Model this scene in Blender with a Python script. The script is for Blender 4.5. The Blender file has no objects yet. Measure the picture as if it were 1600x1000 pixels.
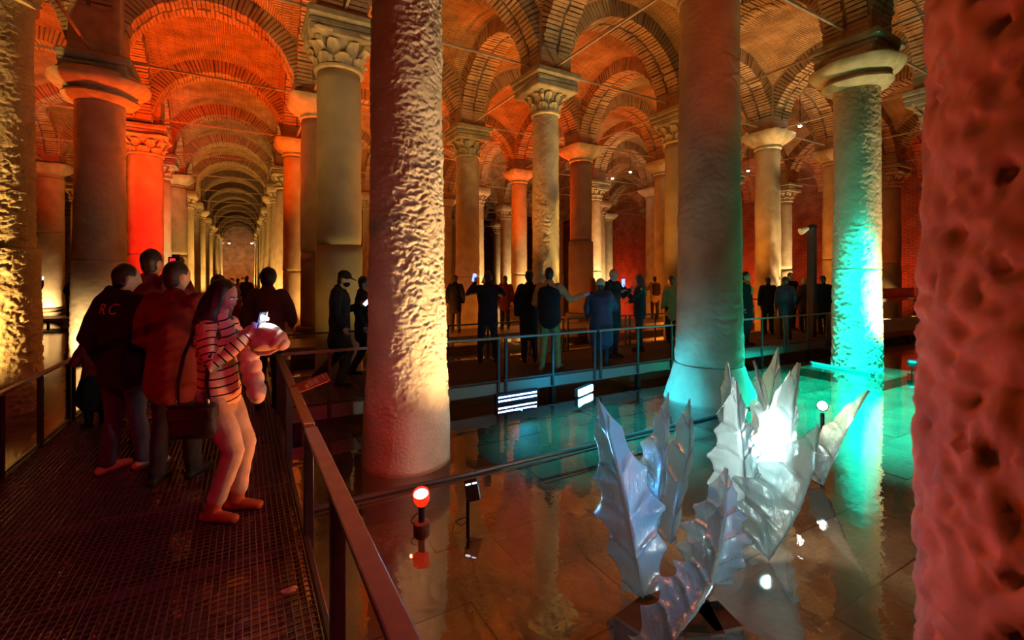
import bpy, bmesh, math, random
import numpy as np
from mathutils import Vector, Matrix, noise as mnoise
from mathutils.bvhtree import BVHTree

random.seed(7)
RNG = np.random.RandomState(7)
SC = bpy.context.scene
COL = SC.collection
PI = math.pi
# ---------------------------------------------------------------- frame of the place
# X = across the aisles, Y = along the aisles, Z = up; water surface is Z = 0, the walkway deck 0.32
EYE = 2.0
FPX = 725.0
CT, ST = math.cos(math.radians(30)), math.sin(math.radians(30))
DECK = 0.32
FLOOR = -0.24
SPRING = 7.1


def at(px, py, d):
    """world point at depth d along the line of sight of pixel (px, py)"""
    x = (px - 800) * d / FPX
    return Vector((x * CT + d * ST, d * CT - x * ST, EYE - (py - 432) * d / FPX))


# ---------------------------------------------------------------- camera
cam = bpy.data.cameras.new('camera')
cam.sensor_width = 36.0
cam.lens = FPX / 1600 * 36.0
cam.shift_y = -68 / 1600
cam.clip_start = 0.05
cam.clip_end = 300
cam.dof.use_dof = True
cam.dof.focus_distance = 6.0
cam.dof.aperture_fstop = 3.2
camo = bpy.data.objects.new('camera', cam)
camo.location = (0, 0, EYE)
camo.rotation_euler = (math.radians(90), 0, math.radians(-30))
COL.objects.link(camo)
SC.camera = camo

# ---------------------------------------------------------------- world, exposure
w = bpy.data.worlds.new('world')
SC.world = w
w.use_nodes = True
w.node_tree.nodes['Background'].inputs[0].default_value = (0.30, 0.02, 0.012, 1)
w.node_tree.nodes['Background'].inputs[1].default_value = 0.05
SC.view_settings.view_transform = 'Standard'
SC.view_settings.look = 'None'
SC.view_settings.exposure = 0.35
SC.view_settings.gamma = 1.0
SC.view_settings.use_curve_mapping = False
SC.cycles.max_bounces = 6
SC.cycles.diffuse_bounces = 3
SC.cycles.glossy_bounces = 3
SC.cycles.transmission_bounces = 4
SC.cycles.transparent_max_bounces = 10
SC.cycles.sample_clamp_indirect = 4.0
SC.cycles.caustics_reflective = False
SC.cycles.caustics_refractive = False

# ---------------------------------------------------------------- lights
WARM = (1.0, 0.53, 0.13)
PALE = (1.0, 0.65, 0.28)
AMBER = (1.0, 0.33, 0.035)
OLIVE = (1.0, 0.50, 0.10)
ORANGE = (1.0, 0.25, 0.02)
REDOR = (1.0, 0.085, 0.001)
RED = (1.0, 0.012, 0.004)
MAG = (1.0, 0.012, 0.12)
CYAN = (0.02, 0.62, 1.0)
TEAL = (0.0, 0.80, 0.70)


def spot(loc, to, col, power, ang=60, blend=0.6, rad=0.06):
    l = bpy.data.lights.new('spot_lamp', 'SPOT')
    l.energy = power
    l.color = col
    l.spot_size = math.radians(ang)
    l.spot_blend = blend
    l.shadow_soft_size = rad
    o = bpy.data.objects.new('spot_lamp', l)
    o.location = loc
    o.rotation_euler = (Vector(to) - Vector(loc)).to_track_quat('-Z', 'Y').to_euler()
    COL.objects.link(o)
    return o


def bulb(loc, col, power, rad=0.1):
    l = bpy.data.lights.new('added_glow', 'POINT')
    l.energy = power
    l.color = col
    l.shadow_soft_size = rad
    o = bpy.data.objects.new('added_glow', l)
    o.location = loc
    COL.objects.link(o)
    return o


# rows of columns across (U) and along (V) the hall
U = [-12.9, -7.75, -3.05, 1.7, 6.68, 11.63, 16.3, 20.8, 25.8]
V0, DV = 5.05, 4.8
UW = [-17.6] + U + [30.6]


# warm spots standing in the water near the foot of the columns, aimed up the shaft; phi = how far round to the
# right of the side that looks at the entrance they stand (degrees)
def col_spot(x, y, phi, p, col=WARM, h=3.4, ang=78, dist=1.9):
    l_ = math.hypot(x, y)
    a_ = math.radians(phi)
    dx = (-x * math.cos(a_) + y * math.sin(a_)) / l_
    dy = (-y * math.cos(a_) - x * math.sin(a_)) / l_
    spot((x + dx * dist, y + dy * dist, 0.10), (x, y, h), col, p, ang, 1.0, 0.015)


col_spot(1.57, 5.05, 58, 620, (1, .62, .26), 3.0, 84, 1.9)               # big rough column
col_spot(1.67, 9.9, 60, 85, (1, .66, .10), 4.5, 84)            # smooth column behind it
col_spot(1.67, 9.9, -35, 45, (1, .50, .08), 4.0, 84)
col_spot(-3.25, 9.85, -38, 1300, (1, .55, .13), 3.4, 100, 2.0)           # far left edge
col_spot(-2.95, 14.4, -28, 330, PALE, .9, 76, 1.3)            # left column, bright foot
col_spot(-7.75, 29.05, -8, 420, PALE, 1.2, 84, 1.3)
col_spot(6.68, 9.85, 62, 950, (1, .62, .17))
col_spot(6.68, 14.65, 62, 950, WARM)
col_spot(11.67, 5.05, 86, 950, PALE, 3.4, 90, 2.0)
col_spot(11.63, 9.85, 95, 420, WARM)
col_spot(11.63, 14.65, 80, 60, ORANGE)
col_spot(11.63, 19.45, 50, 560, PALE, 2.4)
col_spot(16.3, 9.85, 84, 2200, PALE, 5.0)
col_spot(16.3, 14.65, 100, 600, PALE)
col_spot(16.3, 19.45, 40, 1300, PALE, 5.0)
col_spot(20.8, 9.85, 105, 1100, PALE, 4.4)
col_spot(20.8, 9.85, -20, 130, AMBER, 4.4)
col_spot(20.8, 14.65, 70, 700, PALE, 4.4)
col_spot(25.8, 9.85, 25, 520, WARM, 4.4)
col_spot(25.8, 14.65, 45, 1100, PALE, 5.2)
col_spot(16.3, 5.05, 10, 90, ORANGE, 4.0)
col_spot(6.68, 19.45, 40, 400, WARM)
col_spot(-3.05, 24.25, 30, 700, PALE)
col_spot(-3.05, 29.05, 30, 480, WARM)
col_spot(1.7, 19.45, 40, 260, WARM, 2.0)
for i, y in ((2, 33.85), (2, 43.45), (2, 53.05), (2, 67.45), (3, 24.25), (3, 29.05), (3, 38.65), (3, 48.25), (3, 62.65),
             (1, 43.45), (5, 24.25), (6, 29.05), (7, 24.25), (8, 29.05), (5, 33.85), (7, 38.65)):
    col_spot(U[i], y, 40 if i != 3 else -40, 700, PALE if i > 3 else WARM, 3.6)
for x in (-2.3, .9):
    spot((x, 76.0, .2), (x * 1.2, 77.3, 4.5), PALE, 900, 90, 1.0, .05)
# floods added between the columns to brighten the brick vaults
for x, y, p, c in ((4.2, 12.2, 2300, AMBER), (9.2, 12.2, 1300, ORANGE), (9.2, 9.4, 1700, AMBER), (14.0, 9.4, 1700, AMBER),
                   (14.0, 12.2, 900, ORANGE), (18.6, 9.4, 1100, ORANGE), (18.6, 12.2, 700, REDOR), (23.4, 9.4, 600, REDOR),
                   (4.2, 17.0, 1600, AMBER), (9.2, 17.0, 6500, REDOR), (14.0, 17.0, 700, ORANGE), (4.2, 22.0, 1500, AMBER),
                   (-0.7, 24.5, 2300, OLIVE), (-0.7, 34.0, 2300, OLIVE), (-0.7, 43.6, 2300, OLIVE), (-0.7, 53.2, 2300, OLIVE), (-0.7, 62.8, 2300, OLIVE), (-0.7, 72.0, 1600, OLIVE),
                   (-5.4, 24.0, 1200, OLIVE), (-10.3, 31.0, 1200, ORANGE), (9.2, 24.0, 900, ORANGE), (14.0, 24.5, 800, REDOR), (4.2, 31.0, 1000, AMBER),
                   (18.6, 21.8, 700, REDOR), (23.4, 19.0, 700, REDOR), (12.0, 34.0, 900, ORANGE), (22.0, 34.0, 900, REDOR), (4.2, 9.3, 1700, AMBER)):
    spot((x, y, 0.1), (x, y, 8), c, p * (.46 if x < 0 else .36), 92, 0.7, 0.02)
# the far wall and the red right-hand wall
spot((-0.7, 74.0, .2), (-0.7, 80, 3.4), (1, .36, .08), 1500, 100, .8, .02)
for y in (5.5, 12.5, 20.0, 32.0):
    spot((27.6, y, .2), (30.6, y + 1.0, 3.0), (1, .07, .02), 620, 140, .8, .02)
# red floods
spot((-0.6, 15.6, 0.5), (-0.65, 17.0, 8.5), REDOR, 3000, 84, 0.7, 0.02)
spot((-1.0, 13.0, 0.4), (-2.9, 19.9, 4.8), RED, 4200, 44, 0.8, 0.02)
spot((-5.6, 15.5, 0.3), (-5.6, 17.2, 8.0), REDOR, 1500, 90, 0.6, 0.02)
spot((-0.9, 10.4, 0.3), (-0.8, 12.6, 8.2), (1, .03, .003), 330, 84, 0.6, 0.02)
spot((6.9, 21.5, 0.3), (7.2, 23.0, 8.0), REDOR, 700, 84, 0.6, 0.02)
spot((1.22, 3.58, 0.40), (-.4, 4.15, 1.5), (1, .24, .045), 84, 86, 0.9, 0.02)          # the red lamp in the water
spot((-3.2, 3.4, 0.3), (1.0, 5.2, 1.9), RED, 40, 60, 0.7, 0.02)                      # red, from the left of the walkway
spot((0.9, -1.2, 4.2), (-0.8, 3.0, 0.3), MAG, 210, 62, 0.9, 0.3)                      # added magenta fill over the deck
spot((-.2, -3.0, 4.5), (8, 9, 3), (1, .05, .01), 100, 100, 0.9, 0.3)                            # added dim red fill over everything facing the entrance
spot((3.6, -0.9, 0.2), (1.75, 0.2, 2.2), (1, .12, .012), 70, 120, 0.7, 0.1)          # orange on the nearest column
spot((2.4, 1.4, 8.7), (1.7, 2.8, 0), (1, .19, .012), 1300, 30, 1.0, 0.1)
spot((3.8, 1.2, 8.7), (3.6, 1.6, 0), (1, .09, .01), 900, 28, 1.0, 0.1)             # unseen overhead pair added, orange on the submerged floor
# cyan and teal floods under the cross walkway, and unseen ones added overhead to tint the pool
spot((5.1, 6.1, 0.06), (7.0, 4.6, 0.0), CYAN, 120, 80, 0.6, 0.01)
spot((3.8, 6.28, 0.10), (4.4, 3.2, -.2), (0.02, .45, .8), 60, 130, 0.8, 0.01)
spot((4.3, 4.0, 0.1), (6.7, 5.0, 1.0), (0.0, .60, .85), 50, 52, 1.0, 0.01)
spot((8.0, 3.6, 0.1), (11.67, 5.05, 2.6), (0.0, .80, .62), 330, 56, 1.0, 0.01)
spot((4.9, 5.0, 8.7), (4.95, 5.1, 0), (0.0, .60, 1.0), 16000, 19, 0.9, 0.1)
spot((9.6, 3.6, 8.7), (9.6, 3.3, 0), TEAL, 95000, 46, 0.9, 0.1)
spot((11.5, 1.5, 8.7), (10.5, 2.0, 0), (0, .8, .7), 18000, 36, 0.9, 0.1)
spot((4.1, 4.8, 8.7), (4.1, 4.9, 0), (0, .50, .60), 12000, 22, 1.0, 0.1)
# unseen cool spots added above the glass leaves, and the warm spot behind them
spot((1.5, 3.6, 8.4), at(1120, 760, 3.1), (0.30, 0.75, 1.0), 220, 18, 0.8, 0.1)
spot((4.4, -1.0, 8.2), at(1100, 760, 3.0), (0.75, 0.95, 0.85), 60, 18, 0.8, 0.1)
spot(at(1285, 632, 4.90), at(1240, 560, 3.5), (1.0, 0.72, 0.40), 30, 120, 0.6, 0.02)
spot((1.22, 3.64, 0.45), (1.35, 0.4, 2.3), (1, .09, .008), 200, 50, 0.9, 0.02)            # the red lamp on the nearest column
spot((2.25, .75, .10), at(1110, 790, 3.0), (.72, .95, .88), 34, 80, .9, .03)            # unseen cool light added low down to brighten the leaf fronts
spot((1.66, 3.40, .30), at(960, 740, 2.95), (.05, .45, 1.0), 90, 60, .9, .02)             # blue added at the floodlight stake to tint the wide leaf
spot((2.0, -2.2, 3.6), (6.7, 5.0, 5.6), (1, .11, .008), 420, 24, 1.0, .1)               # added red fill on the upper part of the flared column
spot((5.4, 4.5, 0.1), (5.4, 6.5, 0.7), (0.0, .50, 1.0), 46, 120, 0.9, .02)              # blue on the cross walkway's railing
for x, y in ((4.4, 12.6), (9.0, 13.2), (4.4, 17.2), (9.2, 17.6), (14.0, 16.6), (4.4, 22.0), (12.6, 22.2), (19.0, 16.8), (14.0, 11.4)):  # unseen low lights added to brighten the gaps between far columns
    bulb((x, y, .5), ORANGE, 75, .015)
bulb((1.19, 3.72, .30), RED, 4, .01)                                                   # glow of the red lamp on the water bed round it


# ---------------------------------------------------------------- helpers
class MB:
    """collects vertices and faces, links them as one mesh object"""

    def __init__(self):
        self.v = []
        self.f = []

    def add(self, vs, fs):
        n = len(self.v)
        self.v.extend([tuple(p) for p in vs])
        self.f.extend([tuple(i + n for i in q) for q in fs])

    def box(self, x0, x1, y0, y1, z0, z1, M=None):
        vs = [(x0, y0, z0), (x1, y0, z0), (x1, y1, z0), (x0, y1, z0), (x0, y0, z1), (x1, y0, z1), (x1, y1, z1), (x0, y1, z1)]
        if M is not None:
            vs = [M @ Vector(p) for p in vs]
        self.add(vs, [(3, 2, 1, 0), (4, 5, 6, 7), (0, 1, 5, 4), (1, 2, 6, 5), (2, 3, 7, 6), (3, 0, 4, 7)])

    def bevbox(self, x0, x1, y0, y1, z0, z1, b, M=None):
        bm = bmesh.new()
        r = bmesh.ops.create_cube(bm, size=1.0)
        for q in bm.verts:
            q.co = Vector(((x0 + x1) / 2 + q.co.x * (x1 - x0), (y0 + y1) / 2 + q.co.y * (y1 - y0), (z0 + z1) / 2 + q.co.z * (z1 - z0)))
        bmesh.ops.bevel(bm, geom=bm.edges[:], offset=b, segments=1, affect='EDGES', clamp_overlap=True)
        bm.verts.index_update()
        vs = [q.co.copy() if M is None else M @ q.co for q in bm.verts]
        self.add(vs, [tuple(x.index for x in f.verts) for f in bm.faces])
        bm.free()

    def lathe(self, prof, n=32, cap0=True, cap1=True, c=(0, 0), wob=None):
        vs = []
        for k, (r, z) in enumerate(prof):
            for i in range(n):
                a = 2 * PI * i / n
                rr = r if wob is None else r * wob(a, z)
                vs.append((c[0] + rr * math.cos(a), c[1] + rr * math.sin(a), z))
        fs = []
        for k in range(len(prof) - 1):
            for i in range(n):
                j = (i + 1) % n
                fs.append((k * n + i, k * n + j, (k + 1) * n + j, (k + 1) * n + i))
        if cap0:
            fs.append(tuple(range(n))[::-1])
        if cap1:
            fs.append(tuple(range((len(prof) - 1) * n, len(prof) * n)))
        self.add(vs, fs)

    def tube(self, pts, r, n=8, r2=None):
        rs = [r if r2 is None else r + (r2 - r) * k / (len(pts) - 1) for k in range(len(pts))]
        self.loft(pts, [(a, a) for a in rs], n=n, round_ends=False)

    def loft(self, pts, rad, side=None, n=14, round_ends=True):
        """closed tube through pts; rad = (half width along side, half depth); ends rounded"""
        pts = [Vector(p) for p in pts]
        rad = list(rad)
        if round_ends:
            d0 = (pts[0] - pts[1]).normalized()
            d1 = (pts[-1] - pts[-2]).normalized()
            a0, a1 = min(rad[0]), min(rad[-1])
            P0 = [(pts[0] + d0 * a0 * h, (rad[0][0] * k, rad[0][1] * k)) for h, k in ((.97, .25), (.75, .66), (.4, .92))]
            P1 = [(pts[-1] + d1 * a1 * h, (rad[-1][0] * k, rad[-1][1] * k)) for h, k in ((.4, .92), (.75, .66), (.97, .25))]
            pts = [p for p, _ in P0] + pts + [p for p, _ in P1]
            rad = [q for _, q in P0] + rad + [q for _, q in P1]
        m = len(pts)
        vs, fs = [], []
        prev = None
        for k in range(m):
            t = (pts[min(k + 1, m - 1)] - pts[max(k - 1, 0)]).normalized()
            if side is not None:
                s = Vector(side)
            elif prev is not None:
                s = prev
            else:
                s = Vector((1, 0, 0)) if abs(t.x) < .9 else Vector((0, 1, 0))
            s = (s - t * s.dot(t)).normalized()
            prev = s
            b = t.cross(s)
            for i in range(n):
                a = 2 * PI * i / n
                vs.append(pts[k] + s * (rad[k][0] * math.cos(a)) + b * (rad[k][1] * math.sin(a)))
        for k in range(m - 1):
            for i in range(n):
                j = (i + 1) % n
                fs.append((k * n + i, k * n + j, (k + 1) * n + j, (k + 1) * n + i))
        fs.append(tuple(range(n))[::-1])
        fs.append(tuple(range((m - 1) * n, m * n)))
        self.add(vs, fs)

    def ball(self, c, r, n=16, M=None):
        vs, fs = [], []
        h = n // 2
        r = (r, r, r) if not hasattr(r, '__len__') else r
        for k in range(1, h):
            th = PI * k / h
            for i in range(n):
                a = 2 * PI * i / n
                p = Vector((r[0] * math.sin(th) * math.cos(a), r[1] * math.sin(th) * math.sin(a), r[2] * math.cos(th)))
                vs.append((M @ p if M is not None else p) + Vector(c))
        for k in range(h - 2):
            for i in range(n):
                j = (i + 1) % n
                fs.append((k * n + i, (k + 1) * n + i, (k + 1) * n + j, k * n + j))
        e = [Vector((0, 0, r[2])), Vector((0, 0, -r[2]))]
        for q in e:
            vs.append((M @ q if M is not None else q) + Vector(c))
        t, b = len(vs) - 2, len(vs) - 1
        for i in range(n):
            j = (i + 1) % n
            fs.append((t, i, j))
            fs.append((b, (h - 2) * n + j, (h - 2) * n + i))
        self.add(vs, fs)

    def mesh(self, name, smooth=False):
        me = bpy.data.meshes.new(name)
        me.from_pydata([tuple(p) for p in self.v], [], self.f)
        me.update()
        if smooth:
            me.shade_smooth()
        return me


def obj(name, me, m=None, parent=None, loc=None, smooth=None, label=None, kind=None):
    if isinstance(me, MB):
        me = me.mesh(name, bool(smooth))
    if m is not None and len(me.materials) == 0:
        me.materials.append(m)
    o = bpy.data.objects.new(name, me)
    COL.objects.link(o)
    if parent is not None:
        o.parent = parent
    if loc is not None:
        o.location = loc
    if label:
        o['label'] = label
    if kind:
        o['kind'] = kind
    return o


def thing(name, label, cat, loc=(0, 0, 0), rz=0.0, group=None):
    o = bpy.data.objects.new(name, None)
    o.empty_display_size = 0.1
    COL.objects.link(o)
    o.location = loc
    o.rotation_euler = (0, 0, rz)
    return tag(o, label, cat, group)


def tag(o, label, cat, group=None):
    o['label'] = label
    o['category'] = cat
    o['kind'] = 'thing'
    if group:
        o['group'] = group
    return o


def structure(name, loc=(0, 0, 0)):
    o = bpy.data.objects.new(name, None)
    COL.objects.link(o)
    o.location = loc
    o['kind'] = 'structure'
    return o


def auto_smooth(me, deg=35):
    me.shade_smooth()
    bm = bmesh.new()
    bm.from_mesh(me)
    lim = math.radians(deg)
    for e in bm.edges:
        if len(e.link_faces) == 2 and e.calc_face_angle(0) > lim:
            e.smooth = False
    bm.to_mesh(me)
    bm.free()
    return me


# ---------------------------------------------------------------- materials
def nodes(name):
    m = bpy.data.materials.new(name)
    m.use_nodes = True
    nt = m.node_tree
    b = nt.nodes['Principled BSDF']
    return m, nt, b


def N(nt, t, **kw):
    n = nt.nodes.new(t)
    for k, v in kw.items():
        if k in n.inputs.keys() if not hasattr(n, k) else False:
            n.inputs[k].default_value = v
        else:
            setattr(n, k, v)
    return n


def mat(name, c1, c2=None, scale=4.0, rough=.8, bump=0.0, bscale=30.0, bdist=.02, metal=0.0, spec=.4, stretch=None, detail=4):
    m, nt, b = nodes(name)
    L = nt.links
    b.inputs['Base Color'].default_value = (*c1, 1)
    b.inputs['Roughness'].default_value = rough
    b.inputs['Metallic'].default_value = metal
    b.inputs['Specular IOR Level'].default_value = spec
    tc = N(nt, 'ShaderNodeTexCoord')
    src = tc.outputs['Object']
    if stretch:
        mp = N(nt, 'ShaderNodeMapping')
        mp.inputs['Scale'].default_value = stretch
        L.new(src, mp.inputs[0])
        src = mp.outputs[0]
    if c2 is not None:
        t = N(nt, 'ShaderNodeTexNoise')
        t.inputs['Scale'].default_value = scale
        t.inputs['Detail'].default_value = detail
        L.new(src, t.inputs['Vector'])
        r = N(nt, 'ShaderNodeValToRGB')
        r.color_ramp.elements[0].color = (*c1, 1)
        r.color_ramp.elements[0].position = .35
        r.color_ramp.elements[1].color = (*c2, 1)
        r.color_ramp.elements[1].position = .68
        L.new(t.outputs['Fac'], r.inputs[0])
        L.new(r.outputs[0], b.inputs['Base Color'])
    if bump:
        t2 = N(nt, 'ShaderNodeTexNoise')
        t2.inputs['Scale'].default_value = bscale
        t2.inputs['Detail'].default_value = 5
        L.new(src, t2.inputs['Vector'])
        bp = N(nt, 'ShaderNodeBump')
        bp.inputs['Strength'].default_value = bump
        bp.inputs['Distance'].default_value = bdist
        L.new(t2.outputs['Fac'], bp.inputs['Height'])
        L.new(bp.outputs[0], b.inputs['Normal'])
    return m


def emit(name, col, s):
    m, nt, b = nodes(name)
    b.inputs['Base Color'].default_value = (0, 0, 0, 1)
    b.inputs['Emission Color'].default_value = (*col, 1)
    b.inputs['Emission Strength'].default_value = s
    return m


def brick_mat(name, c1, c2, mortar, bw=.34, bh=.065, ms=.016, bump=.6, uv=True):
    m, nt, b = nodes(name)
    L = nt.links
    tc = N(nt, 'ShaderNodeTexCoord')
    src = tc.outputs['UV'] if uv else tc.outputs['Object']
    br = N(nt, 'ShaderNodeTexBrick')
    br.inputs['Scale'].default_value = 1.0
    br.inputs['Brick Width'].default_value = bw
    br.inputs['Row Height'].default_value = bh
    br.inputs['Mortar Size'].default_value = ms
    br.inputs['Mortar Smooth'].default_value = .3
    br.inputs['Color1'].default_value = (*c1, 1)
    br.inputs['Color2'].default_value = (*c2, 1)
    br.inputs['Mortar'].default_value = (*mortar, 1)
    ns = N(nt, 'ShaderNodeTexNoise')
    ns.inputs['Scale'].default_value = 1.6
    ns.inputs['Detail'].default_value = 5
    L.new(tc.outputs['Object'], ns.inputs['Vector'])
    # courses wander a little
    ad = N(nt, 'ShaderNodeVectorMath', operation='MULTIPLY_ADD')
    ad.inputs[1].default_value = (.10, .10, 0)
    L.new(ns.outputs['Color'], ad.inputs[0])
    L.new(src, ad.inputs[2])
    L.new(ad.outputs[0], br.inputs['Vector'])
    mx = N(nt, 'ShaderNodeMix', data_type='RGBA', blend_type='MULTIPLY')
    mx.inputs['Factor'].default_value = .75
    rp = N(nt, 'ShaderNodeValToRGB')
    rp.color_ramp.elements[0].color = (.45, .42, .4, 1)
    rp.color_ramp.elements[0].position = .3
    rp.color_ramp.elements[1].color = (1.1, 1.08, 1.05, 1)
    rp.color_ramp.elements[1].position = .65
    L.new(ns.outputs['Fac'], rp.inputs[0])
    L.new(br.outputs['Color'], mx.inputs[6])
    L.new(rp.outputs[0], mx.inputs[7])
    L.new(mx.outputs[2], b.inputs['Base Color'])
    b.inputs['Roughness'].default_value = .85
    b.inputs['Specular IOR Level'].default_value = .25
    bp = N(nt, 'ShaderNodeBump')
    bp.inputs['Strength'].default_value = bump
    bp.inputs['Distance'].default_value = .03
    bp.invert = True
    L.new(br.outputs['Fac'], bp.inputs['Height'])
    L.new(bp.outputs[0], b.inputs['Normal'])
    return m


M = {}
M['brick'] = mat('brick', (.58, .40, .23), (.40, .25, .14), 3.0, .85, .5, 40, .012)
M['mortar'] = mat('mortar', (.20, .14, .10), (.14, .10, .07), 6, .9, .4, 60, .01)
M['vault'] = brick_mat('vault_brick', (.60, .38, .19), (.46, .28, .13), (.25, .15, .08), .46, .062, .014, .8)
M['wall'] = brick_mat('wall_brick', (.45, .27, .17), (.38, .22, .14), (.22, .15, .11), .36, .11, .03, .8)
M['stone'] = mat('column_stone', (.66, .55, .38), (.48, .38, .25), 2.2, .75, .35, 26, .02)
M['stone_smooth'] = mat('smooth_column_stone', (.50, .44, .30), (.38, .33, .22), 1.6, .6, .12, 30, .01)
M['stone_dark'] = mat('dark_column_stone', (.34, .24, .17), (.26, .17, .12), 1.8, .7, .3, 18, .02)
M['stone_rough'] = mat('hewn_column_stone', (.72, .60, .43), (.56, .44, .30), 3.0, .8, .6, 30, .02)
M['stone_pitted'] = mat('pitted_column_stone', (.56, .33, .17), (.36, .18, .08), 5.0, .7, .35, 30, .01)
M['capital'] = mat('capital_marble', (.66, .58, .40), (.44, .39, .25), 5.0, .7, .5, 30, .015)
M['impost'] = mat('impost_stone', (.48, .43, .31), (.30, .27, .19), 4.0, .8, .6, 14, .03)
M['iron'] = mat('tie_rod_iron', (.55, .46, .38), (.40, .32, .26), 6, .45, 0, 30, .01, .2)
M['steel'] = mat('dark_painted_steel', (.055, .05, .055), (.075, .065, .07), 9, .36, .05, 60, .004, .5)
M['rail'] = mat('brushed_handrail_steel', (.34, .28, .25), (.27, .22, .20), 14, .36, .06, 90, .003, .35, stretch=(1, 1, 8))
M['grating'] = mat('grating_steel', (.26, .22, .24), (.18, .15, .16), 9, .42, .1, 80, .003, .6)
M['slab'] = mat('submerged_slab', (.120, .080, .042), (.045, .031, .018), 1.3, .6, .5, 9, .03)
M['floor'] = mat('cistern_bed', (.20, .155, .11), (.12, .09, .065), 1.4, .7, .4, 6, .04)
M['black'] = mat('black_plastic', (.015, .015, .017), None, rough=.35)
M['led'] = emit('led_white_blue', (.55, .78, 1.0), 14)
M['white_lamp'] = emit('white_lamp', (1, .97, .9), 30)
M['hot_lamp'] = emit('hot_lamp', (1, .82, .62), 14)
M['flash'] = emit('phone_flash', (.82, .92, 1.0), 330)
M['screen'] = emit('phone_screen', (.16, .22, 1.0), 3.0)
M['screen_white'] = emit('phone_screen_white', (.75, .85, 1.0), 2.5)
M['leaf_bulb'] = emit('leaf_bulb', (1, .96, .88), 1500)
M['teal_tube'] = emit('teal_tube', (.0, .62, .50), 1.2)
M['cyan_tube'] = emit('cyan_tube', (.25, .80, 1.0), 9)


def schlick(nt, f0, power, normal=None):
    """mirror share by viewing angle, the same from above and from below"""
    L = nt.links
    lw = N(nt, 'ShaderNodeLayerWeight')
    lw.inputs['Blend'].default_value = .5
    if normal is not None:
        L.new(normal, lw.inputs['Normal'])
    pw = N(nt, 'ShaderNodeMath', operation='POWER')
    pw.inputs[1].default_value = power
    L.new(lw.outputs['Facing'], pw.inputs[0])
    ma = N(nt, 'ShaderNodeMath', operation='MULTIPLY_ADD')
    ma.inputs[1].default_value = 1 - f0
    ma.inputs[2].default_value = f0
    L.new(pw.outputs[0], ma.inputs[0])
    return ma.outputs[0]


def water_mat():
    m, nt, b = nodes('still_water')
    nt.nodes.remove(b)
    L = nt.links
    out = nt.nodes['Material Output']
    tc = N(nt, 'ShaderNodeTexCoord')
    n1 = N(nt, 'ShaderNodeTexNoise')
    n1.inputs['Scale'].default_value = 5.5
    n1.inputs['Detail'].default_value = 3
    n1.inputs['Distortion'].default_value = .4
    L.new(tc.outputs['Object'], n1.inputs['Vector'])
    bp = N(nt, 'ShaderNodeBump')
    bp.inputs['Strength'].default_value = .10
    bp.inputs['Distance'].default_value = .02
    L.new(n1.outputs['Fac'], bp.inputs['Height'])
    g = N(nt, 'ShaderNodeBsdfGlossy')
    g.inputs['Roughness'].default_value = .012
    g.inputs['Color'].default_value = (1, 1, 1, 1)
    L.new(bp.outputs[0], g.inputs['Normal'])
    t = N(nt, 'ShaderNodeBsdfTransparent')
    t.inputs['Color'].default_value = (.86, .86, .80, 1)
    mx = N(nt, 'ShaderNodeMixShader')
    L.new(schlick(nt, .13, 3.2), mx.inputs[0])
    L.new(t.outputs[0], mx.inputs[1])
    L.new(g.outputs[0], mx.inputs[2])
    L.new(mx.outputs[0], out.inputs[0])
    return m


def glass_mat():
    m, nt, b = nodes('frosted_cast_glass')
    nt.nodes.remove(b)
    L = nt.links
    out = nt.nodes['Material Output']
    tc = N(nt, 'ShaderNodeTexCoord')
    n1 = N(nt, 'ShaderNodeTexNoise')
    n1.inputs['Scale'].default_value = 34
    n1.inputs['Detail'].default_value = 4
    mp = N(nt, 'ShaderNodeMapping')
    mp.inputs['Scale'].default_value = (1, 1, .35)
    L.new(tc.outputs['Object'], mp.inputs[0])
    L.new(mp.outputs[0], n1.inputs['Vector'])
    bp = N(nt, 'ShaderNodeBump')
    bp.inputs['Strength'].default_value = .8
    bp.inputs['Distance'].default_value = .02
    L.new(n1.outputs['Fac'], bp.inputs['Height'])
    g = N(nt, 'ShaderNodeBsdfGlossy')
    g.inputs['Roughness'].default_value = .13
    g.inputs['Color'].default_value = (.95, 1, 1, 1)
    t = N(nt, 'ShaderNodeBsdfTransparent')
    lw = N(nt, 'ShaderNodeLayerWeight')
    lw.inputs['Blend'].default_value = .5
    ab = N(nt, 'ShaderNodeValToRGB')              # thicker glass along the slanting line of sight
    ab.color_ramp.elements[0].color = (.86, .95, .96, 1)
    ab.color_ramp.elements[0].position = .25
    ab.color_ramp.elements[1].color = (.16, .42, .46, 1)
    L.new(lw.outputs['Facing'], ab.inputs[0])
    L.new(ab.outputs[0], t.inputs['Color'])
    tl = N(nt, 'ShaderNodeBsdfTranslucent')
    tl.inputs['Color'].default_value = (.86, .96, .96, 1)
    df = N(nt, 'ShaderNodeBsdfDiffuse')
    df.inputs['Color'].default_value = (.42, .58, .62, 1)
    for q in (g, tl, df):
        L.new(bp.outputs[0], q.inputs['Normal'])
    a = N(nt, 'ShaderNodeMixShader')
    a.inputs[0].default_value = .22
    L.new(tl.outputs[0], a.inputs[1])
    L.new(df.outputs[0], a.inputs[2])
    c = N(nt, 'ShaderNodeMixShader')
    c.inputs[0].default_value = .62
    L.new(a.outputs[0], c.inputs[1])
    L.new(t.outputs[0], c.inputs[2])
    d = N(nt, 'ShaderNodeMixShader')
    L.new(schlick(nt, .13, 3.0), d.inputs[0])
    L.new(c.outputs[0], d.inputs[1])
    L.new(g.outputs[0], d.inputs[2])
    L.new(d.outputs[0], out.inputs[0])
    return m


M['water'] = water_mat()
M['glass'] = glass_mat()

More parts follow.
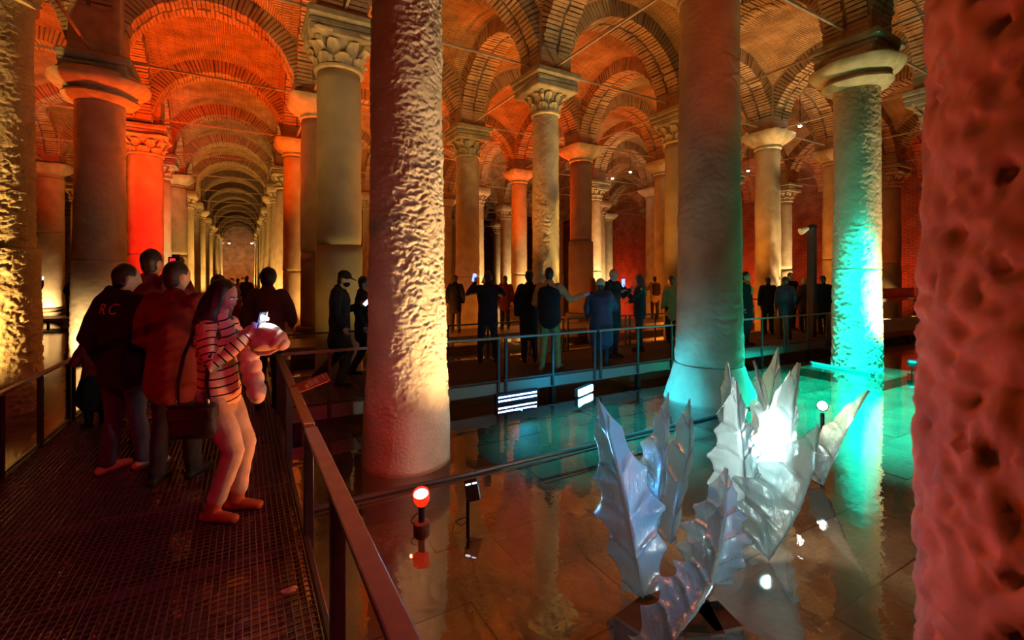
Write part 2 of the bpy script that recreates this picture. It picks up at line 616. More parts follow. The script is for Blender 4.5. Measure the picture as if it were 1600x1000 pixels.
# ---------------------------------------------------------------- floor, water, walls
flo = structure('floor')
b = MB()
b.box(-18, 31, -6, 82, FLOOR - .35, FLOOR - .06)
obj('bed', b, M['floor'], flo)
meshes = []
for k in range(4):
    b = MB()
    b.bevbox(-.4985, .4985, -.3285, .3285, -.09, 0, .004)
    meshes.append(b.mesh('floor_slab'))
    meshes[-1].materials.append(M['slab'])
x0 = .0
for iy in range(10):
    y = .6 + iy * .66
    for ix in range(15):
        x = .75 + ix * 1.0 + (.5 if iy % 2 else 0) - .4
        if math.hypot(x - 1.57, y - 5.05) < .5 or math.hypot(x - U[4], y - 5.05) < .6:
            continue
        o = obj('floor_slab', meshes[(ix * 7 + iy * 3) % 4], None, flo)
        o.location = (x, y, FLOOR + random.uniform(-.006, .006))
        o.rotation_euler = (random.uniform(-.008, .008), random.uniform(-.008, .008), random.uniform(-.002, .002))

b = MB()
b.add([(-18, -6, 0), (31, -6, 0), (31, 82, 0), (-18, 82, 0)], [(0, 1, 2, 3)])
wat = obj('water', b, M['water'])
wat['kind'] = 'structure'


def wall(name, p0, p1, h=9.8, t=.4):
    a, c = Vector(p0), Vector(p1)
    d = c - a
    n = Vector((-d.y, d.x, 0)).normalized() * t
    b = MB()
    ln = d.length
    vs = []
    for q, z in ((a, -.6), (c, -.6), (c, h), (a, h)):
        vs.append((q.x, q.y, z))
    for q, z in ((a, -.6), (c, -.6), (c, h), (a, h)):
        vs.append((q.x + n.x, q.y + n.y, z))
    b.add(vs, [(0, 1, 2, 3), (7, 6, 5, 4), (0, 4, 5, 1), (1, 5, 6, 2), (2, 6, 7, 3), (3, 7, 4, 0)])
    me = b.mesh(name)
    uvl = me.uv_layers.new(name='UVMap')
    for p in me.polygons:
        for li in p.loop_indices:
            v = me.vertices[me.loops[li].vertex_index].co
            uvl.data[li].uv = ((v.x - a.x) * d.x / ln + (v.y - a.y) * d.y / ln, v.z)
    o = obj(name, me, M['wall'])
    o['kind'] = 'structure'
    return o


wall('wall_right', (30.6, -6, 0), (30.6, 82, 0))
wall('wall_left', (-17.6, 82, 0), (-17.6, -6, 0))
wall('wall_far', (31, 80.2, 0), (-18, 80.2, 0))

# ---------------------------------------------------------------- ceiling: groin vaults on brick arches
cei = structure('ceiling')
RV = 2.4


def web_mesh():
    n = 28
    vs, fs = [], []
    for j in range(n + 1):
        for i in range(n + 1):
            # finer towards the edges, where the curve is steep
            x = -RV * math.cos(PI * i / n)
            y = -RV * math.cos(PI * j / n)
            z = max(math.sqrt(max(0, RV * RV - x * x)), math.sqrt(max(0, RV * RV - y * y)))
            vs.append((x, y, z))
    uvs = []
    for j in range(n):
        for i in range(n):
            a, b_, c, d = j * (n + 1) + i, j * (n + 1) + i + 1, (j + 1) * (n + 1) + i + 1, (j + 1) * (n + 1) + i
            if i == j or i + j == n - 1:
                tris = [(a, b_, c), (a, c, d)] if i == j else [(a, b_, d), (b_, c, d)]
            else:
                tris = [(a, b_, c, d)]
            for t in tris:
                fs.append(t[::-1])
                cx = sum(vs[q][0] for q in t) / len(t)
                cy = sum(vs[q][1] for q in t) / len(t)
                for q in t[::-1]:
                    x, y, z = vs[q]
                    if abs(cx) < abs(cy):   # barrel that runs along y
                        uvs.append((y, RV * math.asin(max(-1, min(1, x / RV)))))
                    else:
                        uvs.append((x, RV * math.asin(max(-1, min(1, y / RV)))))
    me = bpy.data.meshes.new('vault_web')
    me.from_pydata(vs, [], fs)
    uvl = me.uv_layers.new(name='UVMap')
    for k, q in enumerate(uvs):
        uvl.data[k].uv = q
    me.shade_smooth()
    bm = bmesh.new()
    bm.from_mesh(me)
    for e in bm.edges:
        if len(e.link_faces) == 2 and e.calc_face_angle(0) > math.radians(20):
            e.smooth = False
    bm.to_mesh(me)
    bm.free()
    me.materials.append(M['vault'])
    return me


def arch_core():
    """the mortar body of an arch spanning along X, half a metre behind its bricks"""
    b = MB()
    n = 40
    ri, ro, wy = 1.985, 2.46, .40
    vs = []
    for k in range(n + 1):
        a = PI * k / n
        for r in (ri, ro):
            for y in (-wy, wy):
                vs.append((r * math.cos(a), y, r * math.sin(a)))
    fs = []
    for k in range(n):
        q = k * 4
        fs += [(q, q + 1, q + 5, q + 4), (q + 2, q + 6, q + 7, q + 3), (q, q + 4, q + 6, q + 2), (q + 1, q + 3, q + 7, q + 5)]
    fs += [(0, 2, 3, 1), (n * 4, n * 4 + 1, n * 4 + 3, n * 4 + 2)]
    b.add(vs, fs)
    # hollow groove along the middle of the soffit
    me = b.mesh('brick_arch')
    me.materials.append(M['mortar'])
    return me


def arch_bricks(seed, n=62):
    r = random.Random(seed)
    b = MB()
    for k in range(n):
        a0, a1 = PI * (k + .14) / n, PI * (k + .86) / n
        for s in (-1, 1):
            ri = 1.95 + r.uniform(-.018, .022)
            ro = 2.40
            yA, yB = .035 + r.uniform(-.012, .015), .42 + r.uniform(-.012, .018)
            y0, y1 = (yA, yB) if s > 0 else (-yB, -yA)
            j = r.uniform(-.006, .006)
            vs = []
            for a in (a0 + j, a1 + j):
                for rr in (ri, ro):
                    for y in (y0, y1):
                        vs.append((rr * math.cos(a), y, rr * math.sin(a)))
            b.add(vs, [(0, 1, 5, 4), (2, 6, 7, 3), (0, 4, 6, 2), (1, 3, 7, 5), (0, 2, 3, 1), (4, 5, 7, 6)])
    me = b.mesh('bricks')
    me.materials.append(M['brick'])
    return me


WEB = web_mesh()
CORE = arch_core()
BRK = [arch_bricks(k) for k in range(4)]
VS = [V0 + DV * n for n in range(-1, 16)]


def rod_mesh(l):
    b = MB()
    b.box(-l / 2, l / 2, -.022, .022, -.022, .022)
    b.box(-l / 2 - .02, -l / 2 + .1, -.035, .035, -.05, .05)
    b.box(l / 2 - .1, l / 2 + .02, -.035, .035, -.05, .05)
    me = b.mesh('tie_rod')
    me.materials.append(M['iron'])
    return me


ROD = rod_mesh(4.1)


def bay_on(i, n):
    """is there a vault between column rows i, i+1 and lines n, n+1 (counted from -1)"""
    y = V0 + DV * n
    x0, x1 = UW[i], UW[i + 1]
    if y < 34:
        return True
    if 2 <= i <= 4:
        return i < 4 or y < 60
    if i >= 6:
        return y < 52
    if i <= 1:
        return y < 58
    return y < 44


arches = set()
for n in range(-1, 15):
    for i in range(len(UW) - 1):
        if not bay_on(i, n):
            continue
        x0, x1 = UW[i], UW[i + 1]
        y0 = V0 + DV * n
        o = obj('vault_web', WEB, None, cei)
        o.location = ((x0 + x1) / 2, y0 + DV / 2, SPRING)
        o.scale = ((x1 - x0) / 4.8, 1, 1)
        for key in (('x', i, n), ('x', i, n + 1), ('y', i, n), ('y', i + 1, n)):
            arches.add(key)
na = 0
for (ax, i, n) in sorted(arches):
    y = V0 + DV * n
    if ax == 'x':
        loc, rz, sx = ((UW[i] + UW[i + 1]) / 2, y, SPRING), 0, ((UW[i + 1] - UW[i]) - .9) / 3.9
        far = y
    else:
        loc, rz, sx = (UW[i], y + DV / 2, SPRING), PI / 2, 1
        far = y
    if ax == 'y' and i in (0, len(UW) - 1) and n > 8:
        continue
    a = obj('brick_arch', CORE, None, cei)
    a.location, a.rotation_euler, a.scale = loc, (0, 0, rz), (sx, 1, 1)
    na += 1
    if far < 36:
        q = obj('bricks', BRK[na % 4], None, a, kind='stuff')
    else:
        a.scale = (sx * .985, 1.03, .985)
    if not (ax == 'y' and i in (0, len(UW) - 1)):
        r_ = obj('tie_rod', ROD, None, cei)
        r_.location = (loc[0], loc[1], SPRING + .12 + (.06 if ax == 'x' else -.03))
        r_.rotation_euler = (0, 0, rz)
        r_.scale = ((UW[i + 1] - UW[i] - .6) / 4.1 if ax == 'x' else 1.02, 1, 1)


# ---------------------------------------------------------------- columns
def lattice(nt, nz, seed, per=True):
    r = np.random.RandomState(seed)
    return r.rand(nz + 2, nt)


def vnoise(T, Z, ct, cz, seed):
    """value noise on a grid that closes around the shaft; T in 0..1, Z in metres"""
    nt = max(3, int(round(ct)))
    nz = int(math.ceil(Z.max() - Z.min()) / cz) + 4
    g = np.random.RandomState(seed).rand(nz + 2, nt)
    a = (T % 1.0) * nt
    c = (Z - Z.min()) / cz
    i0 = np.floor(a).astype(int)
    j0 = np.clip(np.floor(c).astype(int), 0, nz)
    fa, fc = a - i0, c - j0
    fa, fc = fa * fa * (3 - 2 * fa), fc * fc * (3 - 2 * fc)
    i0 %= nt
    i1 = (i0 + 1) % nt
    return (g[j0, i0] * (1 - fa) + g[j0, i1] * fa) * (1 - fc) + (g[j0 + 1, i0] * (1 - fa) + g[j0 + 1, i1] * fa) * fc


def shaft_mesh(name, prof, n, dz, rough, seed, m, cell=.07, pits=None, smooth_below=None, lump=.012):
    """prof = [(z, r)...] ; hewn texture as real relief"""
    z0, z1 = prof[0][0], prof[-1][0]
    nz = max(2, int(round((z1 - z0) / dz)))
    zs = np.linspace(z0, z1, nz + 1)
    rz = np.interp(zs, [p[0] for p in prof], [p[1] for p in prof])
    th = np.arange(n) / n
    T, Z = np.meshgrid(th, zs)
    R = np.repeat(rz[:, None], n, 1)
    R = R + lump * (vnoise(T, Z, 7, .5, seed) - .5) * 2
    if rough:
        circ = 2 * PI * float(np.mean(rz))
        S = T + .04 * (vnoise(T, Z, 12, .3, seed + 9) - .5)
        Zs = Z + .10 * (vnoise(T, Z, 16, .25, seed + 5) - .5)
        h = np.zeros_like(R)
        for c, k in ((cell * 1.8, .35), (cell, .7), (cell * .62, .9), (cell * .36, .7)):
            q = vnoise(S, Zs, circ / (c * 1.3), c * .62, seed + int(c * 1000))
            h += k * (-np.clip((.50 - q) / .26, 0, 1) + .35 * (q - .5))
        h = h * .62 + .25
        fade = np.ones_like(Z)
        if smooth_below is not None:
            fade = np.clip((Z - smooth_below) / .12, .12, 1)
        big = np.clip(vnoise(T, Z, 5, .8, seed + 3) * 1.6 - .1, .35, 1)
        R = R + rough * h * fade * big
    if pits:
        r = np.random.RandomState(seed + 40)
        for _ in range(pits):
            pt, pz, ps, pd = r.rand(), r.uniform(z0, z1), r.uniform(.006, .017), r.uniform(.010, .026)
            dt = (T - pt + .5) % 1 - .5
            dx = dt * 2 * PI * .46
            R -= pd * np.exp(-((dx / ps) ** 2 + ((Z - pz) / (ps * 1.35)) ** 2) ** 1.5)
    # round the rims
    R[0] -= .012
    R[-1] -= .012
    X, Y = R * np.cos(2 * PI * T), R * np.sin(2 * PI * T)
    vs = np.stack([X, Y, Z], -1).reshape(-1, 3)
    k = np.arange((nz) * n)
    i, j = k % n, k // n
    f = np.stack([j * n + i, j * n + (i + 1) % n, (j + 1) * n + (i + 1) % n, (j + 1) * n + i], -1)
    me = bpy.data.meshes.new(name)
    nv = len(vs)
    caps = [list(range(n))[::-1], list(range(nz * n, nz * n + n))]
    me.from_pydata(vs.tolist(), [], f.tolist() + caps)
    me.shade_smooth()
    me.polygons[len(f)].use_smooth = False
    me.polygons[len(f) + 1].use_smooth = False
    me.materials.append(m)
    return me


def leaf_mesh(w, h, curl, teeth=5, thick=.03):
    """one carved acanthus leaf standing on the bell: local x across, z up, y outward"""
    nu, nv = 6, 8
    front, back = [], []
    for j in range(nv + 1):
        t = j / nv
        out = curl * t ** 3
        zz = h * (t if t < .8 else .8 + .2 * math.sin((t - .8) / .2 * PI) * .35)
        ww = w * (.75 + .5 * math.sin(PI * min(1, t * 1.05)) * .6) * (1 - .55 * max(0, t - .7) / .3)
        ww *= 1 + .10 * math.sin(t * PI * 2 * teeth)
        for i in range(nu + 1):
            s = i / nu * 2 - 1
            rid = .018 * math.cos(s * PI * 2.5) - .03 * s * s
            front.append((s * ww, out + thick + rid, zz))
            back.append((s * ww, out - .02, zz))
    nn = len(front)
    fs = []
    for j in range(nv):
        for i in range(nu):
            a = j * (nu + 1) + i
            fs.append((a, a + nu + 1, a + nu + 2, a + 1))
            fs.append((nn + a, nn + a + 1, nn + a + nu + 2, nn + a + nu + 1))
        a, c = j * (nu + 1), (j + 1) * (nu + 1)
        fs.append((a, nn + a, nn + c, c))
        fs.append((a + nu, c + nu, nn + c + nu, nn + a + nu))
    a = nv * (nu + 1)
    for i in range(nu):
        fs.append((a + i, nn + a + i, nn + a + i + 1, a + i + 1))
        fs.append((i, i + 1, nn + i + 1, nn + i))
    return front + back, fs


def place(vs, a, r, z):
    ca, sa = math.cos(a), math.sin(a)
    # y outward -> radial direction a, x -> tangent
    return [((r + p[1]) * ca - p[0] * sa, (r + p[1]) * sa + p[0] * ca, z + p[2]) for p in vs]


def volute(a, r, z):
    b = MB()
    pts = []
    for k in range(15):
        t = k / 14
        ang = -PI / 2 + t * PI * 1.9
        rr = .105 * (1 - .55 * t)
        pts.append(Vector((r - .14 + .26 * min(1, t * 2.2) if t < .4 else r + .12 + rr * math.cos(ang) * .6, 0, z - .22 + t * .5 if t < .4 else z + rr * math.sin(ang) * .9)))
    b.loft(pts, [(.055, .035 - .012 * k / 14) for k in range(15)], side=(0, 1, 0), n=8)
    R = Matrix.Rotation(a, 3, 'Z')
    b.v = [tuple(R @ Vector(p)) for p in b.v]
    return b


CAPC = {}
ZC, ZP = 6.07, 6.52      # top of the shaft under a leafy / a plain capital


def capital_parts():
    """meshes of the leafy capital: bell with abacus, lower leaf, upper leaf, volute"""
    bell = MB()
    bell.lathe([(.40, 0), (.455, .02), (.46, .07), (.41, .10), (.40, .3), (.43, .5), (.50, .60), (.50, .63)], 32)
    for k in range(4):                      # concave abacus out of four wings
        pass
    ab = []
    n = 40
    for z, s in ((.60, .93), (.63, 1.0), (.69, 1.02), (.70, 1.0)):
        for i in range(n):
            a = 2 * PI * i / n
            q = abs(math.cos(a)) ** 6 + abs(math.sin(a)) ** 6
            r = min(.60 / max(abs(math.cos(a)), abs(math.sin(a))), .76)
            r *= 1 - .10 * (math.cos(2 * a) ** 2)
            ab.append((r * s * math.cos(a), r * s * math.sin(a), z))
    fs = []
    for k in range(3):
        for i in range(n):
            j = (i + 1) % n
            fs.append((k * n + i, k * n + j, (k + 1) * n + j, (k + 1) * n + i))
    fs.append(tuple(range(n))[::-1])
    fs.append(tuple(range(3 * n, 4 * n)))
    bell.add(ab, fs)
    low = [(place(leaf_mesh(.145, .26, .11)[0], 2 * PI * k / 8, .41, .06), leaf_mesh(.145, .26, .11)[1]) for k in range(8)]
    up = [(place(leaf_mesh(.125, .34, .17, 6)[0], 2 * PI * (k + .5) / 8, .41, .24), leaf_mesh(.125, .34, .17, 6)[1]) for k in range(8)]
    vol = [volute(PI / 4 + k * PI / 2, .50, .50) for k in range(4)]
    return bell, low, up, vol


BELL, LOW, UP, VOL = capital_parts()


def cap_meshes():
    if 'c' not in CAPC:
        bm_ = auto_smooth(BELL.mesh('capital'), 50)
        bm_.materials.append(M['capital'])
        lv = []
        for vs, fs in LOW + UP:
            b = MB()
            b.add(vs, fs)
            me = auto_smooth(b.mesh('acanthus_leaf'), 60)
            me.materials.append(M['capital'])
            lv.append(me)
        vm = []
        for b in VOL:
            me = b.mesh('volute', True)
            me.materials.append(M['capital'])
            vm.append(me)
        al = MB()
        al.add(BELL.v, BELL.f)
        for vs, fs in LOW + UP:
            al.add(vs, fs)
        for b in VOL:
            al.add(b.v, b.f)
        one = auto_smooth(al.mesh('capital'), 55)
        one.materials.append(M['capital'])
        # plain block: round below, square above
        pl = MB()
        n = 40
        rows = []
        for z, r, k in ((0, .40, 0), (.03, .45, 0), (.09, .45, 0), (.12, .42, .05), (.28, .58, .55), (.42, .66, .9), (.50, .69, 1), (.60, .70, 1)):
            for i in range(n):
                a = 2 * PI * i / n
                sq = 1 / max(abs(math.cos(a)), abs(math.sin(a)))
                sq = min(sq, 1.30)
                rr = r * (1 - k + k * sq)
                rows.append((rr * math.cos(a), rr * math.sin(a), z))
        fs = []
        for q in range(7):
            for i in range(n):
                j = (i + 1) % n
                fs.append((q * n + i, q * n + j, (q + 1) * n + j, (q + 1) * n + i))
        fs += [tuple(range(n))[::-1], tuple(range(7 * n, 8 * n))]
        pl.add(rows, fs)
        pm = auto_smooth(pl.mesh('capital'), 40)
        pm.materials.append(M['capital'])
        # heavy moulded ring capital, broken and uneven
        mo = MB()
        mo.lathe([(.46, 0), (.58, .03), (.66, .12), (.64, .17), (.54, .21), (.56, .27), (.76, .33), (.86, .45), (.87, .53), (.74, .62), (.70, .70)], 44,
                 wob=lambda a, z: 1 + .035 * math.sin(3 * a + z * 4) + .02 * math.sin(7 * a + 9 * z))
        mm = auto_smooth(mo.mesh('capital'), 50)
        mm.materials.append(M['capital'])
        imps = []
        for sd in range(4):
            r = random.Random(sd)
            b = MB()
            b.bevbox(-.60, .60, -.60, .60, 0, .17, .03, Matrix.Rotation(r.uniform(-.05, .05), 4, 'Z'))
            b.bevbox(-.62 + r.uniform(-.04, .02), .60, -.58, .64, .155, .30, .04, Matrix.Rotation(r.uniform(-.08, .08), 4, 'Z'))
            b.bevbox(-.66, .66 + r.uniform(-.03, .05), -.66, .66, .29, .46, .035, Matrix.Rotation(r.uniform(-.03, .03), 4, 'Z'))
            me = b.mesh('impost_block')
            for v in me.vertices:
                q = mnoise.noise_vector(Vector(v.co) * 3 + Vector((sd * 7, 0, 0)))
                v.co += q * .03
            me.materials.append(M['impost'])
            imps.append(me)
        pb = MB()
        pb.bevbox(-.47, .47, -.47, .47, 0, 1.75, .03)
        pier = pb.mesh('brick_pier')
        pier.materials.append(M['brick'])
        pl_ = MB()
        pl_.bevbox(-.80, .80, -.80, .80, -.38, -.035, .03)
        plinth = pl_.mesh('plinth')
        plinth.materials.append(M['slab'])
        for k_, v_ in dict(c=1, bell=bm_, leaves=lv, vols=vm, leafy=one, plain=pm, moulded=mm, imps=imps, pier=pier, plinth=plinth).items():
            CAPC[k_] = v_
    return CAPC


SHC = {}


def column(x, y, rb, rt, cap, label, m='stone', rough=0, joint=None, seed=1, n=40, dz=.25, group=None, detail=False, cell=.07,
           base=None, prof=None, smooth_below=None, rz=0.0, near=True, pits=None, jstep=.0, name='column'):
    C_ = cap_meshes()
    zt = {'leafy': ZC, 'plain': ZP, 'moulded': ZC}[cap]
    t = thing(name, label, 'column', (x, y, 0), rz, group)
    zb = -.05
    if base == 'flared':
        b = MB()
        b.lathe([(.74, -.05), (.70, .06), (.64, .24), (.58, .40), (.56, .50), (.54, .555)], 44,
                wob=lambda a, z: 1 + .02 * math.sin(5 * a + 6 * z) + .012 * math.sin(11 * a))
        me = auto_smooth(b.mesh('flared_base'), 60)
        me.materials.append(M[m])
        obj('flared_base', me, None, t)
        zb = .56
    elif base == 'block':
        b = MB()
        b.bevbox(-.62, .62, -.62, .62, -.05, .42, .04)
        b.lathe([(.60, .42), (.62, .48), (.60, .55), (.54, .58)], 40)
        me = auto_smooth(b.mesh('block_base'), 40)
        me.materials.append(M['slab'])
        obj('block_base', me, None, t)
        zb = .58
    if prof is None:
        prof = [(zb, rb), (zb + .9, rb * .97), (zb + 2.2, rb * .5 + rt * .5), (zt, rt)]
    cuts = [zb] + ([joint] if joint else []) + [zt]

    def pr(a, c, k):
        zz = [a] + [p[0] for p in prof if a < p[0] < c] + [c]
        return [(z, float(np.interp(z, [p[0] for p in prof], [p[1] for p in prof])) + k) for z in zz]
    for q in range(len(cuts) - 1):
        nm = 'shaft' if len(cuts) == 2 else ('lower_shaft', 'upper_shaft')[q]
        key = (nm, round(rb, 2), round(rt, 2), cap, m, rough, joint, seed, n, dz, zb)
        if key not in SHC:
            SHC[key] = shaft_mesh(nm, pr(cuts[q] + (.004 if q else 0), cuts[q + 1], (jstep if q == 0 and joint else 0)), n, dz, rough, seed + q * 3, M[m], cell, pits, smooth_below if q == 0 else None)
        obj(nm, SHC[key], None, t)
    if cap == 'leafy':
        s = rt / .40
        if detail:
            c = obj('capital', C_['bell'], None, t, (0, 0, ZC - .01))
            for me in C_['leaves']:
                obj('acanthus_leaf', me, None, c)
            for me in C_['vols']:
                obj('volute', me, None, c)
        else:
            c = obj('capital', C_['leafy'], None, t, (0, 0, ZC - .01))
        c.scale = (min(1.15, s), min(1.15, s), .92)
        zi = ZC + .53
    elif cap == 'plain':
        c = obj('capital', C_['plain'], None, t, (0, 0, ZP - .01))
        c.scale = (min(1.12, rt / .40), min(1.12, rt / .40), .95)
        zi = None
    else:
        c = obj('capital', C_['moulded'], None, t, (0, 0, ZC - .01))
        c.scale = (rt / .42, rt / .42, .92)
        zi = ZC + .53
    if near:
        if zi:
            i_ = obj('impost_block', C_['imps'][seed % 4], None, t, (0, 0, zi))
        obj('brick_pier', C_['pier'], None, cei, (x, y, SPRING - .01))
        if y < 16:
            obj('plinth', C_['plinth'], None, t)
    elif zi:
        obj('impost_block', C_['imps'][seed % 4], None, t, (0, 0, zi))
    return t


# near columns, one by one
column(1.57, 5.05, .48, .36, 'leafy', 'thick pale rough-hewn column lit bright from its foot, nearest the walkway rail', 'stone_rough', .026, None, 11, 260, .0125,
       prof=[(-.05, .485), (.5, .465), (1.0, .44), (2.0, .41), (5.0, .38), (ZC, .36)], smooth_below=.50, cell=.06)
column(1.62, .05, .475, .45, 'plain', 'huge pitted column cut by the right edge of the photo, glowing red', 'stone_pitted', .016, None, 31, 230, .0155,
       prof=[(-.05, .49), (2.0, .475), (3.6, .462), (ZP, .45)], cell=.06, pits=1500)
column(-3.25, 9.85, .50, .44, 'leafy', 'rough column cut by the left edge of the photo, its lit side yellow', 'stone_rough', .030, 2.42, 21, 180, .022, cell=.06, jstep=.05)
column(6.70, 5.05, .54, .455, 'plain', 'broad chipped column on a flared base standing in cyan light', 'stone', .016, None, 41, 200, .022,
       base='flared', cell=.13, prof=[(.56, .535), (.7, .545), (1.2, .52), (2.0, .50), (4, .48), (ZP, .46)])
column(1.67, 9.9, .45, .42, 'leafy', 'smooth olive column with a carved leaf capital, behind the man in the cap', 'stone_smooth', 0, 2.62, 51, 48, .2, detail=True, jstep=.012)
column(11.67, 5.05, .47, .42, 'moulded', 'column half teal and half warm light with a broken ring capital', 'stone_rough', .022, 2.15, 61, 170, .026, cell=.075)
column(-2.95, 14.4, .54, .46, 'moulded', 'broad column with a dark moulded capital and a blazing white foot, behind the hooded man', 'stone', .018, 2.36, 71, 150, .035, cell=.12, jstep=.008)
column(6.68, 9.85, .36, .33, 'leafy', 'slim rough column with a bright leaf capital, behind the pointing man', 'stone_rough', .024, None, 81, 140, .028, detail=True, cell=.06)
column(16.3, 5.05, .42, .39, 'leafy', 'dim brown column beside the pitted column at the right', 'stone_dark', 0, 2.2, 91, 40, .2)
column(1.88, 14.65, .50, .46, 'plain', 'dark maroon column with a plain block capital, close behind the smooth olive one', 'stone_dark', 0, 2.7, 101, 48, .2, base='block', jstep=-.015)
column(11.63, 9.85, .44, .40, 'leafy', 'pale column with a leaf capital partly hidden by the broad cyan-lit column', 'stone_smooth', 0, None, 111, 40, .2)
column(-2.9, 19.9, .53, .48, 'leafy', 'bright red column with a red leaf capital and a broken notch at mid height', 'stone', .012, 2.75, 121, 90, .06, detail=True, cell=.12, jstep=.012)
column(6.68, 14.65, .44, .39, 'leafy', 'rough column with an uneven leaf capital, behind the man filming with his phone', 'stone_rough', .024, 2.0, 131, 120, .035, detail=True, cell=.06)
column(16.3, 9.85, .43, .40, 'plain', 'pale column with a bowl-shaped plain capital lit white, behind the lamp mast', 'stone', .010, None, 141, 70, .07, cell=.12)
column(1.7, 19.45, .46, .42, 'plain', 'red-orange column with a plain capital at the right of the long aisle', 'stone', .008, 2.2, 151, 60, .09, cell=.12)
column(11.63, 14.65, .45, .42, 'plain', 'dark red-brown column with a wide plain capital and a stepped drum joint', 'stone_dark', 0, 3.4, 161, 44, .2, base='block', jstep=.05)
column(20.8, 9.85, .38, .35, 'plain', 'tan column with a plain capital, just left of the teal and warm column', 'stone', .010, 2.7, 171, 60, .09, cell=.12)
column(-3.05, 24.25, .40, .37, 'leafy', 'pale narrow column close behind the bright red one', 'stone', .008, None, 181, 44, .2)
column(16.3, 14.65, .42, .38, 'plain', 'shaded column with a plain capital left of the broad cyan-lit column', 'stone', 0, None, 191, 40, .2)
column(-7.75, 29.05, .55, .52, 'plain', 'stout column with a round bright spot near its foot, mirrored in the water at left', 'stone', .008, 4.0, 201, 60, .1, base='block')
column(25.8, 9.85, .46, .43, 'leafy', 'pale column with a half-lit carved capital before the red wall, at the far right', 'stone_smooth', 0, 2.6, 211, 44, .2)
column(1.7, 24.25, .46, .42, 'leafy', 'pale column with a carved capital, second past the dark maroon one in the aisle', 'stone', .008, None, 221, 48, .15)
column(11.63, 19.45, .40, .37, 'plain', 'pinkish column with a plain block capital, between the filming man and the pointing man', 'stone', .008, 2.1, 231, 56, .1, base='block', cell=.1)
column(20.8, 14.65, .40, .37, 'leafy', 'column mostly hidden behind the broad cyan-lit column', 'stone', 0, None, 241, 36, .3)
column(-3.05, 29.05, .55, .52, 'plain', 'brown jointed column with a plain capital at the left of the long aisle', 'stone', .008, 3.1, 251, 48, .15)
column(16.3, 19.45, .44, .39, 'leafy', 'white-lit broken column with a carved capital, above the beanie wearer', 'stone_rough', .02, 2.3, 261, 60, .08)
column(-7.75, 33.85, .46, .42, 'leafy', 'dim column behind the one with the bright foot at left', 'stone', 0, None, 271, 36, .3)
column(25.8, 14.65, .40, .37, 'leafy', 'narrow column with a white-lit carved capital before the red wall, right of the bowl-capital column', 'stone', 0, 2.4, 281, 40, .2)

# the far rows, seen small


def far_mesh(cap, key):
    C_ = cap_meshes()
    zt = ZC if cap == 'leafy' else ZP
    b = MB()
    b.lathe([(.50, -.05), (.50, .3), (.46, .34), (.45, 2), (.41, zt)], 20)
    src = C_[cap]
    b.add([(v.co.x, v.co.y, v.co.z * .92 + zt) for v in src.vertices], [tuple(p.vertices) for p in src.polygons])
    if cap == 'leafy':
        b.bevbox(-.62, .62, -.62, .62, zt + .62, SPRING - .02, .03)
    me = auto_smooth(b.mesh('column'), 45)
    me.materials.append(M['stone'])
    return me


FARM = {c: far_mesh(c, c) for c in ('leafy', 'plain')}
FAR = [(2, [6, 7, 8, 9, 10, 11, 12, 13, 14, 15], 'small pale column far down the left side of the long vaulted aisle', 'left colonnade of the long aisle'),
       (3, [5, 6, 7, 8, 9, 10, 11, 12, 13, 14, 15], 'small pale column far down the right side of the long vaulted aisle', 'right colonnade of the long aisle'),
       (0, [8, 9, 10, 14], 'tiny dim column deep in the hall beyond the left columns', 'deep columns at the left'),
       (1, [8, 9], 'tiny dim column deep in the hall beyond the left columns', 'deep columns at the left'),
       (4, [5], 'slim column seen in the gap between the smooth olive and the big rough column', None),
       (5, [4, 5], 'small column just right of the big rough column, far back', 'far columns right of the big rough one'),
       (6, [5, 6, 7], 'small column far back between the filming man and the slim rough column', 'far columns between the men'),
       (7, [5, 7, 8], 'small column far back between the filming man and the slim rough column', 'far columns between the men'),
       (8, [9, 10], 'small column far back between the filming man and the slim rough column', 'far columns between the men'),
       (7, [3, 4], 'small column far back before the right wall, over the phone wielding woman', 'far columns before the right wall'),
       (8, [4, 5], 'small column far back before the right wall, over the phone wielding woman', 'far columns before the right wall')]
kf = 0
for r, ns, lab, grp in FAR:
    for n in ns:
        kf += 1
        o = obj('column', FARM['plain' if (kf * 7) % 3 == 0 else 'leafy'])
        o.location = (U[r], V0 + DV * n, 0)
        obj('brick_pier', cap_meshes()['pier'], None, cei, (U[r], V0 + DV * n, SPRING - .01))
        tag(o, lab, 'column', grp)


# ---------------------------------------------------------------- walkways
def panel_mesh(wx, ly, pitch_b=.036, pitch_c=.046, t=.0045, dep=.03):
    """steel grating panel: bearing bars along y, cross bars along x"""
    b = MB()
    n = int(wx / pitch_b)
    for k in range(n + 1):
        x = -wx / 2 + .006 + k * (wx - .012) / n
        b.box(x - t / 2, x + t / 2, -ly / 2, ly / 2, -dep, 0)
    n = int(ly / pitch_c)
    for k in range(n + 1):
        y = -ly / 2 + .006 + k * (ly - .012) / n
        b.box(-wx / 2, wx / 2, y - t / 2, y + t / 2, -.012 - (.004 if 0 < k < n else dep - .012), -.007 + (.007 if k in (0, n) else 0))
    me = b.mesh('grating_panel')
    me.materials.append(M['grating'])
    return me


def beam(b, x0, x1, y0, y1, z0, z1):
    b.bevbox(x0, x1, y0, y1, z0, z1, .006)


